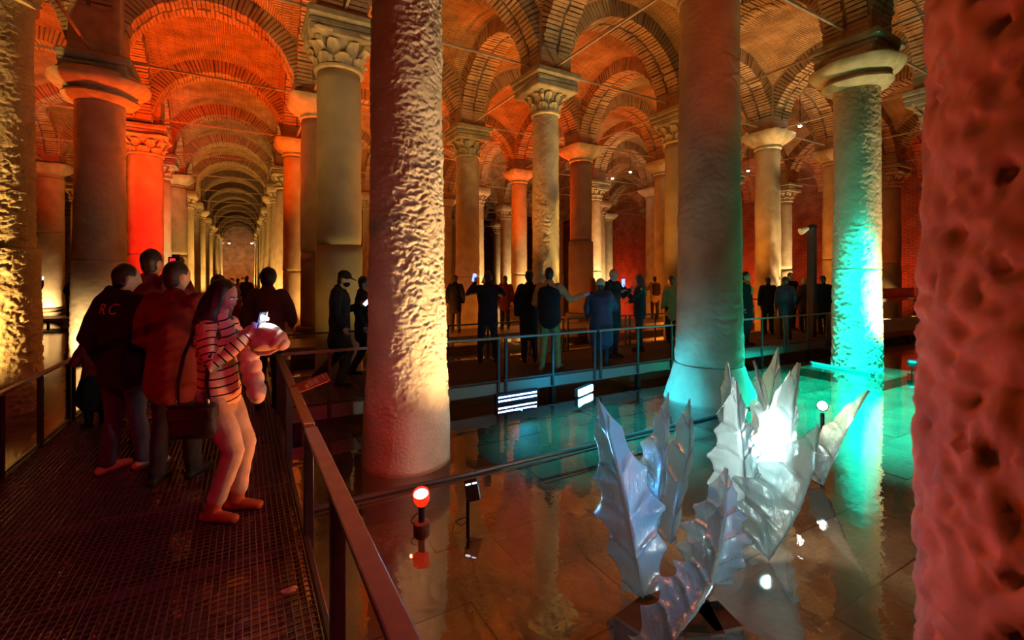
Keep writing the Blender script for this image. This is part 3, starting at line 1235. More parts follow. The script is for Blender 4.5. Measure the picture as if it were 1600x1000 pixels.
PANEL = panel_mesh(1.028, .992)
XL, XR, XM = -1.74, .33, -.705
wk = thing('walkway', 'dark steel grating walkway running down the left of the photo under the near group', 'walkway', (0, 0, 0))
for j in range(36):
    yc = 3.19 - 2 + .5 + (j - 1) * 1.0
    if yc > 30:
        break
    for xc in (XM - .5175, XM + .5175):
        o = obj('grating_panel', PANEL, None, wk)
        o.location = (xc, yc, DECK)
b = MB()
for x in (XL - .03, XM, XR + .005):
    beam(b, x - .004, x + .03, 0, 30.2, DECK - .16, DECK + .004 if x != XM else DECK - .03)
obj('edge_beam', b, M['steel'], wk)
b = MB()
beam(b, XL, XR, -.04, .04, DECK - .20, DECK - .05)
cbm = b.mesh('cross_beam')
cbm.materials.append(M['steel'])
for k in range(10):
    obj('cross_beam', cbm, None, wk, (0, 1.2 + 3 * k, 0))
lg = MB()
lg.box(-.04, .04, -.04, .04, FLOOR - .05, DECK - .16)
lgm = lg.mesh('leg')
lgm.materials.append(M['steel'])
for k in range(10):
    for x in (XL + .1, XR - .1):
        obj('leg', lgm, None, wk, (x, 1.2 + 3 * k, 0))

Y0, Y1 = 6.45, 8.47
cw = thing('walkway', 'steel grating cross walkway behind the big rough column, edged in blue light', 'walkway', (0, 0, 0))
for j in range(26):
    for yc in (Y0 + .515, Y0 + 1.53):
        o = obj('grating_panel', PANEL, None, cw)
        o.location = (XR + .55 + j * 1.0, yc, DECK)
b = MB()
beam(b, XR + .04, 26.4, Y0 - .03, Y0, DECK - .17, DECK + .006)
beam(b, XR + .04, 26.4, Y1 + .04, Y1 + .07, DECK - .17, DECK + .006)
beam(b, XR + .04, 26.4, Y0 + 1.0, Y0 + 1.04, DECK - .16, DECK - .032)
obj('edge_beam', b, M['rail'], cw)
b = MB()
b.box(-.04, .04, Y0, Y1 + .04, DECK - .19, DECK - .05)
cbm = b.mesh('cross_beam')
cbm.materials.append(M['steel'])
for k in range(13):
    obj('cross_beam', cbm, None, cw, (.6 + 2 * k, 0, 0))
for k in range(13):
    for y in (Y0 + .12, Y1 - .1):
        obj('leg', lgm, None, cw, (.6 + 2 * k, y, 0))

# a second cross walkway further back and a stage at the far left, where more visitors stand
w2 = thing('walkway', 'distant dark cross walkway between the second and third lines of columns', 'walkway')
b = MB()
beam(b, XR + .05, 21, 12.0, 13.7, DECK - .10, DECK)
obj('deck', b, M['grating'], w2)
for k in range(7):
    obj('leg', lgm, None, w2, (1.0 + 3.2 * k, 12.2, 0))
w3 = thing('walkway', 'distant dark platform at the far left with a lone visitor on it', 'walkway')
b = MB()
beam(b, -9.5, XL - .05, 25.2, 27.0, DECK - .10, DECK)
obj('deck', b, M['grating'], w3)
for k in range(4):
    obj('leg', lgm, None, w3, (-9.2 + 2.4 * k, 25.4, 0))
w4 = thing('walkway', 'short raised deck on thin legs at the right, before the red wall', 'walkway')
b = MB()
beam(b, 19.6, 26.2, 8.62, 9.1, 1.0, 1.12)
b.box(19.6, 26.2, 9.06, 9.10, 1.12, 1.5)
obj('deck', b, M['grating'], w4)
for k in range(4):
    b = MB()
    b.box(-.06, .06, -.06, .06, FLOOR - .05, 1.02)
    obj('leg', b, M['steel'], w4, (20.2 + 1.8 * k, 8.8, 0))

# ---------------------------------------------------------------- railings
RT = DECK + .73


def railing(label, p0, p1, posts, group=None, m='rail', pw=.055, hb=.03, lean=None, mid=True):
    """handrail on square posts between two deck points"""
    a, c = Vector((*p0, 0)), Vector((*p1, 0))
    d = c - a
    L_ = d.length
    t = thing('railing', label, 'railing', (a.x, a.y, DECK), math.atan2(d.y, d.x), group)
    b = MB()
    b.bevbox(0, L_, -pw / 2, pw / 2, .73 - hb, .73, .005)
    obj('handrail', b, M[m], t)
    for s in posts:
        b = MB()
        b.bevbox(-pw / 2, pw / 2, -pw / 2 * .8, pw / 2 * .8, -.15, .73 - hb, .004)
        obj('post', b, M['steel'], t, (s * L_, 0, 0))
    if mid:
        b = MB()
        b.box(0, L_, -.014, .014, .03, .055)
        obj('bottom_rail', b, M['steel'], t)
    return t


railing('brown handrail nearest the camera, ending at the gap beside the black post', (XR + .035, .2), (XR + .035, 3.17), (.676, .12), pw=.075, mid=False)
railing('brown handrail past the gap, carrying the tilted sign plate', (XR + .035, 3.26), (XR + .035, 6.40), (.012, .5, .985), pw=.07, mid=False)
railing('thin handrail along the left edge of the walkway, over the dark water', (XL, 2.5), (XL, 7.2), (.02, .20, .40, .623, .806, .99), m='rail', pw=.05)
railing('handrail further up the left edge of the walkway, behind the group', (XL, 7.26), (XL, 11.9), (.01, .2, .4, .6, .8, .99), pw=.05)
fr_lab = ['blue-edged railing frame left of the big rough column, by the sign plate', 'railing frame right of the big rough column, before the filming man',
          'railing frame in front of the pointing man', 'blue-lit railing frame in front of the beanie wearer',
          'railing frame mostly behind the broad cyan-lit column', 'railing frame just right of the broad cyan-lit column',
          'railing frame before the visitors at the right', 'railing frame at the foot of the lamp mast']
edges = [.36, 1.56, 3.52, 5.46, 7.43, 9.4, 11.35, 13.3, 15.25]
for k in range(8):
    railing(fr_lab[k], (edges[k] + .03, Y0 - .045), (edges[k + 1] - .03, Y0 - .045), (.02, .5, .98), m='rail', pw=.045, hb=.035)
bk_lab = 'dark back railing of the cross walkway'
bk = ['behind the man in the cap', 'left of the filming man', 'between the filming and the pointing man', 'behind the beanie wearer', 'behind the woman holding up a phone']
xb = [.4, 2.5, 4.4, 6.3, 8.2, 10.1]
for k in range(5):
    railing(bk_lab + ' ' + bk[k], (xb[k] + .03, Y1 + .02), (xb[k + 1] - .03, Y1 + .02), (.02, .5, .98), m='steel', pw=.04, hb=.03, mid=False)

# sign plate on the rail, with its lines of small print
sg = thing('sign_plate', 'red-lit tilted information plate fixed on the handrail, with rows of fine print', 'sign', at(463, 608, 3.98))
n_ = Vector((-.18, -.55, .80)).normalized()
s_ = (at(500, 575, 4.02) - at(463, 608, 3.98)).normalized()
s_ = (s_ - n_ * s_.dot(n_)).normalized()
u_ = n_.cross(s_)
R_ = Matrix((s_, u_, n_)).transposed().to_4x4()
b = MB()
b.bevbox(-.03, .275, -.055, .055, -.005, .005, .002, R_)
mp_ = mat('sign_enamel', (.30, .07, .035), None, rough=.4)
obj('plate', b, mp_, sg)
ink = mat('sign_ink', (.9, .62, .40), None, rough=.5)
b = MB()
r = random.Random(3)
for blk in (.105, .15):
    for k in range(5):
        x = blk + k * .0078
        b.box(x, x + .0028, -.036 + r.uniform(0, .006), .036 - r.uniform(0, .012), .005, .0062, R_)
for k in range(6):
    b.box(.232 + r.uniform(-.002, .002) - .0 * k, .238, .006 + k * .0065, .010 + k * .0065, .005, .0062, R_)
for k in range(4):
    b.box(.205, .209, .012 + k * .007, .016 + k * .007, .005, .0062, R_)
obj('fine_print', b, ink, sg)
b = MB()
b.add([R_ @ Vector(p) for p in ((.070, -.040, .0056), (.098, -.044, .0056), (.094, -.012, .0056), (.100, .018, .0056), (.082, -.002, .0056), (.064, .006, .0056), (.074, -.016, .0056))], [tuple(range(7))])
obj('emblem', b, mat('sign_gold', (.85, .48, .12), None, rough=.4), sg)
b = MB()
b.loft([R_ @ Vector((.01, 0, -.004)), R_ @ Vector((.01, -.0, -.03))], [(.012, .012)] * 2, n=8)
obj('clamp', b, M['rail'], sg)

# crumpled paper on the grating
b = MB()
b.ball((0, 0, .014), (.038, .020, .013), 14)
b.ball((.024, .012, .017), (.022, .012, .012), 12)
me = b.mesh('crumpled_paper', True)
for v in me.vertices:
    v.co += mnoise.noise_vector(Vector(v.co) * 55) * .008
o = obj('crumpled_paper', me, mat('paper', (.8, .55, .44), None, rough=.8))
o.location = (.20, 2.72, DECK + .002)
o.rotation_euler = (0, 0, -.3)
tag(o, 'small crumpled pink paper tissue lying on the grating at its right edge', 'paper')

# ---------------------------------------------------------------- lamps in the water
rl = thing('red_spotlight', 'short red spotlight standing in the water, glowing at the top, before the big rough column', 'lamp', (1.22, 3.55, 0))
b = MB()
b.lathe([(.062, -.06), (.066, .02), (.066, .05), (.05, .058)], 24)
obj('base', b, mat('lamp_base', (.10, .045, .03), None, rough=.35), rl, smooth=False)
b = MB()
b.lathe([(.026, .05), (.026, .19)], 16)
obj('stem', b, M['black'], rl)
tilt = Matrix.Translation((0, 0, .24)) @ Matrix.Rotation(math.radians(26), 4, Vector((CT, -ST, 0)))
b = MB()
b.lathe([(.02, -.055), (.05, -.045), (.064, -.01), (.066, .06), (.058, .062), (.056, .03)], 28, cap1=False)
b.v = [tuple(tilt @ Vector(p)) for p in b.v]
hd = obj('lamp_head', b, emit('glowing_red_housing', (1, .035, .006), .75), rl, smooth=True)
b = MB()
b.lathe([(.055, .040), (.03, .046), (.001, .047)], 24)
b.v = [tuple(tilt @ Vector(p)) for p in b.v]
obj('glowing_glass', b, M['hot_lamp'], hd)
b = MB()
b.tube([(-.03 - .055 * math.sin(PI * k / 8), 0, .03 + .10 * k / 8) for k in range(9)], .005, 6)
obj('cord', b, M['black'], rl)

fl = thing('floodlight', 'small black square floodlight on a stake in the water, right of the red spotlight', 'lamp', (1.60, 3.50, 0), math.radians(-28))
b = MB()
b.bevbox(-.015, .015, -.015, .015, FLOOR - .04, .16, .003)
obj('stake', b, M['black'], fl)
tm = Matrix.Translation((.04, 0, .24)) @ Matrix.Rotation(math.radians(-12), 4, 'Y') @ Matrix.Rotation(math.radians(-22), 4, 'X')
b = MB()
b.bevbox(-.058, .058, -.04, .03, -.085, .085, .008, tm)
h2 = obj('housing', b, M['black'], fl)
b = MB()
for k in range(5):
    b.box(-.05 + k * .023, -.044 + k * .023, .03, .048, -.07, .07, tm)
obj('cooling_fins', b, M['steel'], h2)
b = MB()
b.box(-.046, -.004, -.0435, -.0405, .040, .052, tm)
b.box(.008, .046, -.0435, -.0405, .040, .052, tm)
obj('face_highlight', b, M['screen_white'], h2)  # glowing strips stand in for highlights on the dark face
b = MB()
b.tube([(0, 0, .02), (-.05, -.05, .03), (-.10, -.05, .0), (-.10, -.14, -.06)], .006, 6)
obj('cord', b, M['black'], fl)


def led_bar(label, c, l, rows, yaw, on_face=True):
    t = thing('led_floodlight', label, 'lamp', c, yaw)
    b = MB()
    b.bevbox(-l / 2, l / 2, 0, .07, -.085, .085, .008)
    obj('housing', b, M['steel'], t)
    b = MB()
    b.box(-l / 2 + .02, l / 2 - .02, -.004, 0, -.065, .065)
    f = obj('face', b, mat('led_face', (.01, .02, .12), None, rough=.3), t)
    b = MB()
    n = 22
    for q in range(rows):
        z = .03 - q * .06
        for k in range(n):
            x = -l / 2 + .05 + k * (l - .10) / (n - 1)
            b.bevbox(x - .010, x + .010, -.010, -.004, z - .012, z + .012, .004)
    obj('leds', b, M['led'], f, kind='stuff')
    return t


led_bar('long blue led floodlight with two rows of leds, hung under the cross walkway', (3.78, 6.36, .085), .80, 2, math.radians(2))
# the cyan bar seen edge on, shining along the water
t = thing('led_floodlight', 'blazing cyan led floodlight under the walkway, shining over the water towards the flared column', 'lamp', (4.98, 6.16, .08), math.radians(24))
b = MB()
b.bevbox(-.27, .27, .0, .06, -.07, .07, .008)
obj('housing', b, M['steel'], t)
b = MB()
b.bevbox(-.25, .25, -.03, 0, -.055, .055, .008)
obj('lens', b, M['cyan_tube'], t)
t = thing('led_tube', 'long teal glowing tube lying at the waterline before the teal and warm column', 'lamp', (0, 0, 0))
p0, p1 = at(1268, 563, 10.6), at(1364, 581, 9.35)
b = MB()
b.tube([(p0.x, p0.y, .03), (p1.x, p1.y, .03)], .030, 10)
obj('tube', b, M['teal_tube'], t)
for p in (p0, p1):
    b = MB()
    b.ball((p.x, p.y, .03), .04, 10)
    obj('end_cap', b, M['steel'], t)
# warm spot in the water behind the glass leaves
p = at(1285, 634, 4.95)
t = thing('spotlight', 'small blazing white spotlight on a stake just behind the glass leaves', 'lamp', (p.x, p.y, 0))
b = MB()
b.lathe([(.02, FLOOR - .05), (.02, p.z - .08)], 10)
obj('stake', b, M['black'], t)
tc_ = Vector((-p.x, -p.y, 1.2)).to_track_quat('Z', 'Y').to_matrix().to_4x4()
tm = Matrix.Translation((0, 0, p.z)) @ tc_
b = MB()
b.lathe([(.03, -.10), (.05, -.07), (.055, .02), (.05, .022)], 20, cap1=False)
b.v = [tuple(tm @ Vector(q)) for q in b.v]
obj('housing', b, M['black'], t)
b = MB()
b.ball((0, 0, 0), (.046, .046, .02), 16)
b.v = [tuple(tm @ Vector(q)) for q in b.v]
obj('lens', b, M['white_lamp'], t)
# dark floodlight on a bent stalk at the right
p = at(1425, 566, 9.6)
t = thing('floodlight', 'unlit dark floodlight on a bent stalk in the teal water, left of the pitted column', 'lamp', (p.x, p.y, 0), .4)
b = MB()
b.tube([(.05, 0, FLOOR), (.06, 0, .12), (.02, 0, .2)], .012, 8)
obj('stalk', b, M['black'], t)
b = MB()
b.bevbox(-.18, .10, -.08, .08, .16, .27, .03)
obj('housing', b, M['black'], t)

# pipe on the cistern bed
b = MB()
b.tube([(.40 + .5 * k, 4.27 + .012 * math.sin(k * 1.7), .012 + .004 * math.sin(k)) for k in range(14)], .026, 8)
b.tube([(.40 + .5 * k, 4.20 + .02 * math.sin(k * 1.1), -.01) for k in range(14)], .016, 8)
o = obj('conduit', b, mat('conduit_rubber', (.035, .028, .025), None, rough=.5))
tag(o, 'dark cable conduit running straight through the shallow water past the red spotlight', 'pipe')

# small round led lamps up under the vaults
for k, (px, py, d, lab) in enumerate(((1250, 197, 16.2, 'white dot lamp on the tie rod right of the bowl capital'),
                                      (985, 269, 24.0, 'white dot lamp hung on a tie rod over the bald man'),
                                      (957, 279, 25.0, 'white dot lamp at the top of the white-lit broken column'),
                                      (1169, 267, 21.5, 'white dot lamp peeking out right of the broad cyan-lit column'),
                                      (358, 380, 62.0, 'left of the two tiny lamps at the end of the long aisle'),
                                      (393, 380, 62.5, 'right of the two tiny lamps at the end of the long aisle'))):
    t = thing('ceiling_lamp', lab, 'lamp', at(px, py, d))
    b = MB()
    s = .055 if d < 40 else .10
    b.ball((0, 0, 0), (s * 1.2, s * 1.2, s * .7), 12)
    obj('bulb', b, M['white_lamp'], t)
    b = MB()
    b.lathe([(s * 1.3, s * .3), (s * 1.1, s * 1.4), (.012, s * 1.6), (.008, 9.0 - t.location.z)], 12)
    obj('fitting', b, M['black'], t)

# lamp mast at the right
t = thing('lamp_mast', 'tall dark mast with a small white lamp at its top, among the visitors', 'mast', (13.66, 7.0, DECK))
b = MB()
b.bevbox(-.09, .09, -.09, .09, 0, 3.02, .01)
obj('pole', b, M['steel'], t)
b = MB()
b.ball((0, 0, 3.03), (.13, .13, .11), 14)
obj('joint', b, M['black'], t)
b = MB()
b.lathe([(.04, 0), (.10, .26), (.09, .265)], 14)
R_ = Matrix.Translation((-.08, .03, 3.02)) @ Matrix.Rotation(math.radians(-112), 4, Vector((.5, .86, 0)))
b.v = [tuple(R_ @ Vector(q)) for q in b.v]
obj('lamp_head', b, mat('white_enamel', (.85, .8, .7), None, rough=.4), t)
# green sign on a stand at the right
p = at(1297, 444, 14.6)
t = thing('sign', 'small green sign on a thin stand beside the tan column at the right', 'sign', (p.x, p.y, DECK), math.radians(-32))
b = MB()
b.box(-.012, .012, -.012, .012, 0, 1.15)
obj('stand', b, M['steel'], t)
b = MB()
b.bevbox(-.26, .26, -.012, .012, 1.12, 1.42, .01)
obj('board', b, mat('green_board', (.02, .30, .03), (.04, .22, .02), 8, .5), t)
# red rope barrier at the right
t = thing('rope_barrier', 'thin red barrier line strung behind the visitors at the right', 'barrier', (0, 0, 0))
pts = [Vector((13.0 + k * 1.5, 8.41 + .02 * (k % 2), DECK + (1.02 if k % 2 == 0 else .90))) for k in range(5)]
b = MB()
b.tube(pts, .018, 6)
obj('rope', b, mat('red_rope', (.8, .03, .02), None, rough=.6), t)
for k in range(0, 5, 2):
    b = MB()
    b.lathe([(.14, DECK), (.14, DECK + .02), (.02, DECK + .04), (.02, DECK + 1.04)], 12, c=(pts[k].x, pts[k].y))
    obj('post', b, M['steel'], t)


# ---------------------------------------------------------------- the glass leaves
def glass_leaf(parent, mid, hw, nrm, left=1.0, right=1.0, fold=.35, teeth=5, tipw=.03, label=None, basew=.55, roll=0.0, peak=.42, nv=96, rib=.024):
    """a cast glass leaf: mid = points of its midrib from base to tip, hw = greatest half width, nrm = which way its face looks,
    left / right = how wide each wing is, fold = how far the wings bend back"""
    P = [Vector(p) for p in mid]
    # smooth curve through the points
    L_ = [0]
    for k in range(1, len(P)):
        L_.append(L_[-1] + (P[k] - P[k - 1]).length)

    def curve(t):
        x = t * L_[-1]
        k = 0
        while k < len(P) - 2 and x > L_[k + 1]:
            k += 1
        f = (x - L_[k]) / max(1e-6, L_[k + 1] - L_[k])
        p0, p1, p2, p3 = P[max(0, k - 1)], P[k], P[k + 1], P[min(len(P) - 1, k + 2)]
        return .5 * ((2 * p1) + (p2 - p0) * f + (2 * p0 - 5 * p1 + 4 * p2 - p3) * f * f + (3 * p1 - p0 - 3 * p2 + p3) * f ** 3)
    nrm = Vector(nrm).normalized()
    nu = 12                                  # points per wing
    cols = [-(1 - k / nu) for k in range(nu)] + [0] + [(k + 1) / nu for k in range(nu)]
    nc = len(cols)
    front, back = [], []
    for j in range(nv + 1):
        t = j / nv
        c = curve(t)
        T = (curve(min(1, t + .02)) - curve(max(0, t - .02))).normalized()
        S = T.cross(nrm)
        S = S.normalized() if S.length > 1e-3 else Vector((1, 0, 0))
        Nn = S.cross(T).normalized()
        # outline with hollow scallops between sharp teeth
        w_ = (basew + (1 - basew) * min(1, t / peak) ** .8) if t < peak else max(0.0, 1 - ((t - peak) / (1 - peak)) ** 1.25)
        w_ = max(w_, tipw)
        ph = (t * teeth) % 1.0
        sc = 1 - .30 * math.sin(PI * ph) ** .8 * (1 if t < .97 else 0)
        for s in cols:
            side = right if s > 0 else left
            ww = hw * w_ * side * (sc if abs(s) > .6 else 1 - (1 - sc) * abs(s) / .6)
            a = abs(s)
            off = -fold * hw * w_ * side * a * (1 + .35 * a) + roll * hw * (a ** 2) * (1 if s < 0 else -1)
            # veins slant from the rib up to each tooth
            vq = ((t - .16 * a * (1 - .5 * a)) * teeth + .02) % 1.0
            d = min(vq, 1 - vq)
            off += .019 * math.exp(-(d / .05) ** 2) * (a > .06) * (1 if t > .03 else 0)
            off += rib * math.exp(-(a / .05) ** 2)
            off -= .008 * math.sin(PI * vq) * a
            p = c + S * (s * hw * w_ * side * (sc if a > .6 else 1 - (1 - sc) * a / .6)) + Nn * off
            p = p + T * (.05 * hw * a * (1 - ph))
            front.append(p)
            back.append(p - Nn * (.010 + .004 * math.exp(-(a / .1) ** 2)))
    b = MB()
    nn = len(front)
    fs = []
    for j in range(nv):
        for i in range(nc - 1):
            q = j * nc + i
            fs.append((q, q + 1, q + nc + 1, q + nc))
            fs.append((nn + q, nn + q + nc, nn + q + nc + 1, nn + q + 1))
        q, e = j * nc, j * nc + nc - 1
        fs.append((q, q + nc, nn + q + nc, nn + q))
        fs.append((e, nn + e, nn + e + nc, e + nc))
    for i in range(nc - 1):
        fs.append((i, nn + i, nn + i + 1, i + 1))
        q = nv * nc + i
        fs.append((q, q + 1, nn + q + 1, nn + q))
    b.add(front + back, fs)
    return obj('glass_leaf', auto_smooth(b.mesh('glass_leaf'), 60), M['glass'], parent, label=label)


gs = thing('glass_leaf_sculpture', 'glowing cluster of tall frosted glass acanthus leaves rising from the water at lower right', 'sculpture')
CAMD = Vector((-ST, -CT, 0))          # towards the viewer side of the hall
RGT = Vector((CT, -ST, 0))            # the photograph's right
UPV = Vector((0, 0, 1))


def mids(*q):
    return [at(*p) for p in q]


FW = CAMD + UPV * .25
glass_leaf(gs, mids((1004, 932, 2.86), (992, 860, 2.88), (972, 760, 2.92), (935, 626, 3.02)), .27, FW + RGT * -.25, .85, .92, .28, 5, basew=.60, label='wide leaf, blue on its left wing')
glass_leaf(gs, mids((1020, 850, 3.15), (1030, 770, 3.18), (1040, 690, 3.2), (1044, 616, 3.26)), .28, FW + RGT * -.9, 1.0, .12, .15, 5, basew=.7)
glass_leaf(gs, mids((1048, 850, 3.08), (1062, 770, 3.1), (1078, 700, 3.14), (1077, 626, 3.22)), .30, FW + RGT * -.9, .95, .14, .10, 5, basew=.7)
glass_leaf(gs, mids((1108, 912, 2.78), (1124, 850, 2.78), (1132, 790, 2.82), (1135, 733, 2.92)), .255, FW, .95, 1.0, .20, 5, basew=.75, peak=.35)
glass_leaf(gs, mids((1024, 1045, 2.36), (1060, 990, 2.42), (1108, 920, 2.52), (1126, 850, 2.60), (1132, 776, 2.72)), .24, FW + RGT * -.35 + UPV * .2, 1.0, .06, .05, 6, basew=.75, peak=.4, label='leaf curling down towards the water in front')
glass_leaf(gs, mids((1200, 874, 3.26), (1238, 812, 3.22), (1266, 742, 3.2), (1280, 668, 3.22)), .46, FW + RGT * -.1, 1.0, .06, .12, 5, basew=.42, peak=.35, label='broad leaf with a blue lit rib at its right edge')
glass_leaf(gs, mids((1166, 800, 3.52), (1160, 720, 3.55), (1154, 655, 3.58), (1151, 597, 3.64)), .25, FW, 1.0, 1.0, .35, 5, basew=.8, peak=.3)
glass_leaf(gs, mids((1222, 790, 3.66), (1232, 700, 3.68), (1240, 630, 3.7), (1248, 568, 3.78)), .20, FW + RGT * .15, 1.15, .8, .30, 5, basew=.9, peak=.4)
glass_leaf(gs, mids((1202, 790, 3.78), (1212, 700, 3.8), (1226, 630, 3.82), (1236, 580, 3.88)), .20, FW + RGT * -.2, 1.0, 1.0, .25, 5, basew=.9, peak=.4)
glass_leaf(gs, mids((1206, 730, 4.0), (1200, 660, 4.0), (1190, 605, 4.02), (1178, 564, 4.06)), .15, FW + RGT * -1.6, 1.0, .3, .2, 4, basew=.9)
glass_leaf(gs, mids((1160, 730, 4.1), (1152, 670, 4.1), (1144, 615, 4.12), (1137, 567, 4.18)), .19, FW, .8, 1.0, .35, 4, basew=.9, peak=.4)
glass_leaf(gs, mids((1186, 740, 4.25), (1196, 670, 4.25), (1208, 600, 4.28), (1216, 543, 4.36)), .17, FW + RGT * -.4, 1.0, .8, .3, 4, basew=.9, peak=.45)
glass_leaf(gs, mids((1284, 757, 4.42), (1306, 705, 4.42), (1330, 655, 4.44), (1357, 611, 4.48)), .15, FW + RGT * .2, .9, .75, .75, 4, basew=.75, peak=.35, label='slender leaf standing apart at the right')
b = MB()
b.ball((0, 0, 0), .04, 14)
c = at(1196, 690, 3.96)
o = obj('bulb', b, M['leaf_bulb'], gs, c, smooth=True)
b = MB()
b.lathe([(.04, FLOOR - .04), (.04, -.02), (.02, .0), (.015, c.z - .04)], 16, c=(c.x, c.y))
obj('lamp_stand', b, M['steel'], gs)
for (px, py, d, sx, sy, h) in ((1010, 955, 2.76, .17, .12, .10), (1090, 940, 2.74, .15, .12, .06), (1120, 950, 2.74, .12, .10, .04)):
    p = at(px, py, d)
    b = MB()
    b.bevbox(-sx, sx, -sy, sy, FLOOR - .06, min(h - .04, .0), .012, Matrix.Translation((p.x, p.y, 0)) @ Matrix.Rotation(-.5 + px * .01, 4, 'Z'))
    obj('stone_footing', b, M['slab'], gs)


# ---------------------------------------------------------------- people
def remeshed(b, voxel, smooth=3, name='body'):
    me = b.mesh('tmp')
    o = bpy.data.objects.new('tmp', me)
    COL.objects.link(o)
    r = o.modifiers.new('r', 'REMESH')
    r.mode = 'VOXEL'
    r.voxel_size = voxel
    r.use_smooth_shade = True
    if smooth:
        s = o.modifiers.new('s', 'SMOOTH')
        s.factor = .5
        s.iterations = smooth
    dg = bpy.context.evaluated_depsgraph_get()
    out = bpy.data.meshes.new_from_object(o.evaluated_get(dg))
    out.name = name
    bpy.data.objects.remove(o)
    bpy.data.meshes.remove(me)
    out.shade_smooth()
    return out


def folds(me, amp, scale=(7, 7, 4), seed=0.0):
    """soft cloth folds as real relief"""
    n = len(me.vertices)
    co = np.empty(n * 3)
    me.vertices.foreach_get('co', co)
    co = co.reshape(-1, 3)
    no = np.empty(n * 3)
    me.vertex_normals.foreach_get('vector', no)
    no = no.reshape(-1, 3)
    r = np.random.RandomState(int(seed * 10) % 1000)
    h = np.zeros(n)
    for k in range(5):
        d = r.randn(3) * np.array(scale) * (1 + .5 * k)
        h += np.sin(co @ d * 2.0 + r.rand() * 6 + 1.5 * np.sin(co @ (r.randn(3) * 5) + r.rand() * 6)) / (1 + .4 * k)
    co += no * (h * amp / 2.5)[:, None]
    me.vertices.foreach_set('co', co.reshape(-1))
    me.update()


CL = {}


def cloth(name, c, rough=.85, bump=.25, bs=160):
    if name not in CL:
        CL[name] = mat(name, c, tuple(x * .72 for x in c), 9, rough, bump, bs, .004, spec=.2)
    return CL[name]


SKIN = mat('skin', (.56, .36, .26), (.48, .30, .21), 12, .5, .05, 200, .002)
HAIR = mat('dark_hair', (.018, .013, .011), (.035, .024, .018), 40, .45, .4, 120, .006, stretch=(1, 1, .15))
HAIRB = mat('brown_hair', (.09, .045, .025), (.06, .03, .018), 40, .45, .4, 120, .006, stretch=(1, 1, .15))
HAIRW = mat('white_hair', (.75, .70, .62), (.6, .55, .5), 40, .5, .4, 120, .006)


def head_mb(b, c, R, n=40):
    """head with brow, eye sockets, nose, lips, chin and ears; local x right, y forward, z up"""
    h = n // 2
    vs = []
    for k in range(1, h):
        th = PI * k / h
        for i in range(n):
            a = 2 * PI * i / n
            x, y, z = math.sin(th) * math.cos(a), math.sin(th) * math.sin(a), math.cos(th)
            if z < -.15:
                q = (-z - .15) / .85
                x *= 1 - .22 * q
                y = y * (1 - .10 * q) + .10 * q
            fr = max(0, y)
            g = lambda cx, cz, sx, sz: math.exp(-((x - cx) / sx) ** 2 - ((z - cz) / sz) ** 2) * (fr > .05)
            y += .26 * g(0, -.22, .13, .13) + .13 * g(0, -.02, .10, .18) + .05 * g(0, .18, .6, .08)
            y -= .09 * (g(.36, .05, .17, .10) + g(-.36, .05, .17, .10))
            y += .06 * g(0, -.50, .26, .06) + .05 * g(0, -.60, .22, .05) + .10 * g(0, -.86, .3, .12)
            y -= .04 * g(0, -.70, .3, .05)
            vs.append(R @ Vector((x * .074, y * .093, z * .115)) + c)
    fs = []
    for k in range(h - 2):
        for i in range(n):
            j = (i + 1) % n
            fs.append((k * n + i, (k + 1) * n + i, (k + 1) * n + j, k * n + j))
    vs += [R @ Vector((0, 0, .115)) + c, R @ Vector((0, .01, -.115)) + c]
    t = len(vs) - 2
    for i in range(n):
        j = (i + 1) % n
        fs.append((t, i, j))
        fs.append((t + 1, (h - 2) * n + j, (h - 2) * n + i))
    b.add(vs, fs)
    for s in (-1, 1):
        b.ball(R @ Vector((s * .076, -.008, -.012)) + c, (.012, .020, .032), 10, R.copy())


def hand(b, wr, d, side, pal, curl=.5, scale=1.0, thumb=True):
    """palm and five fingers; d = where the fingers point, side = towards the thumb, pal = out of the palm"""
    d = Vector(d).normalized()
    side = Vector(side)
    side = (side - d * side.dot(d)).normalized()
    pal = d.cross(side) * (1 if d.cross(side).dot(Vector(pal)) > 0 else -1)
    wr = Vector(wr)
    k = scale
    b.loft([wr, wr + d * .045 * k, wr + d * .085 * k], [(.026 * k, .018 * k), (.038 * k, .016 * k), (.038 * k, .013 * k)], side=side, n=12)
    for f, (o, l) in enumerate(((.027, .068), (.009, .077), (-.010, .071), (-.028, .056))):
        p = wr + d * .082 * k + side * o * k
        pts = [p - d * .02 * k]
        a = 0
        q = p
        pts.append(q)
        for s_, fr in ((.45, .9), (.32, 1.3), (.23, 1.0)):
            a += curl * fr
            q = q + (d * math.cos(a) + pal * math.sin(a)) * l * s_ * k
            pts.append(q)
        b.loft(pts, [(.0095 * k, .0095 * k)] * 3 + [(.0085 * k, .0085 * k), (.0072 * k, .0072 * k)], n=8)
    if thumb:
        p = wr + d * .022 * k + side * .026 * k
        t = (d * .6 + side * .75 + pal * .25).normalized()
        q = p + t * .036 * k
        t2 = (d * .9 + side * .25 + pal * (.25 + .5 * curl)).normalized()
        b.loft([p - t * .012 * k, q, q + t2 * .030 * k], [(.013 * k, .013 * k), (.0105 * k, .0105 * k), (.0085 * k, .0085 * k)], n=8)


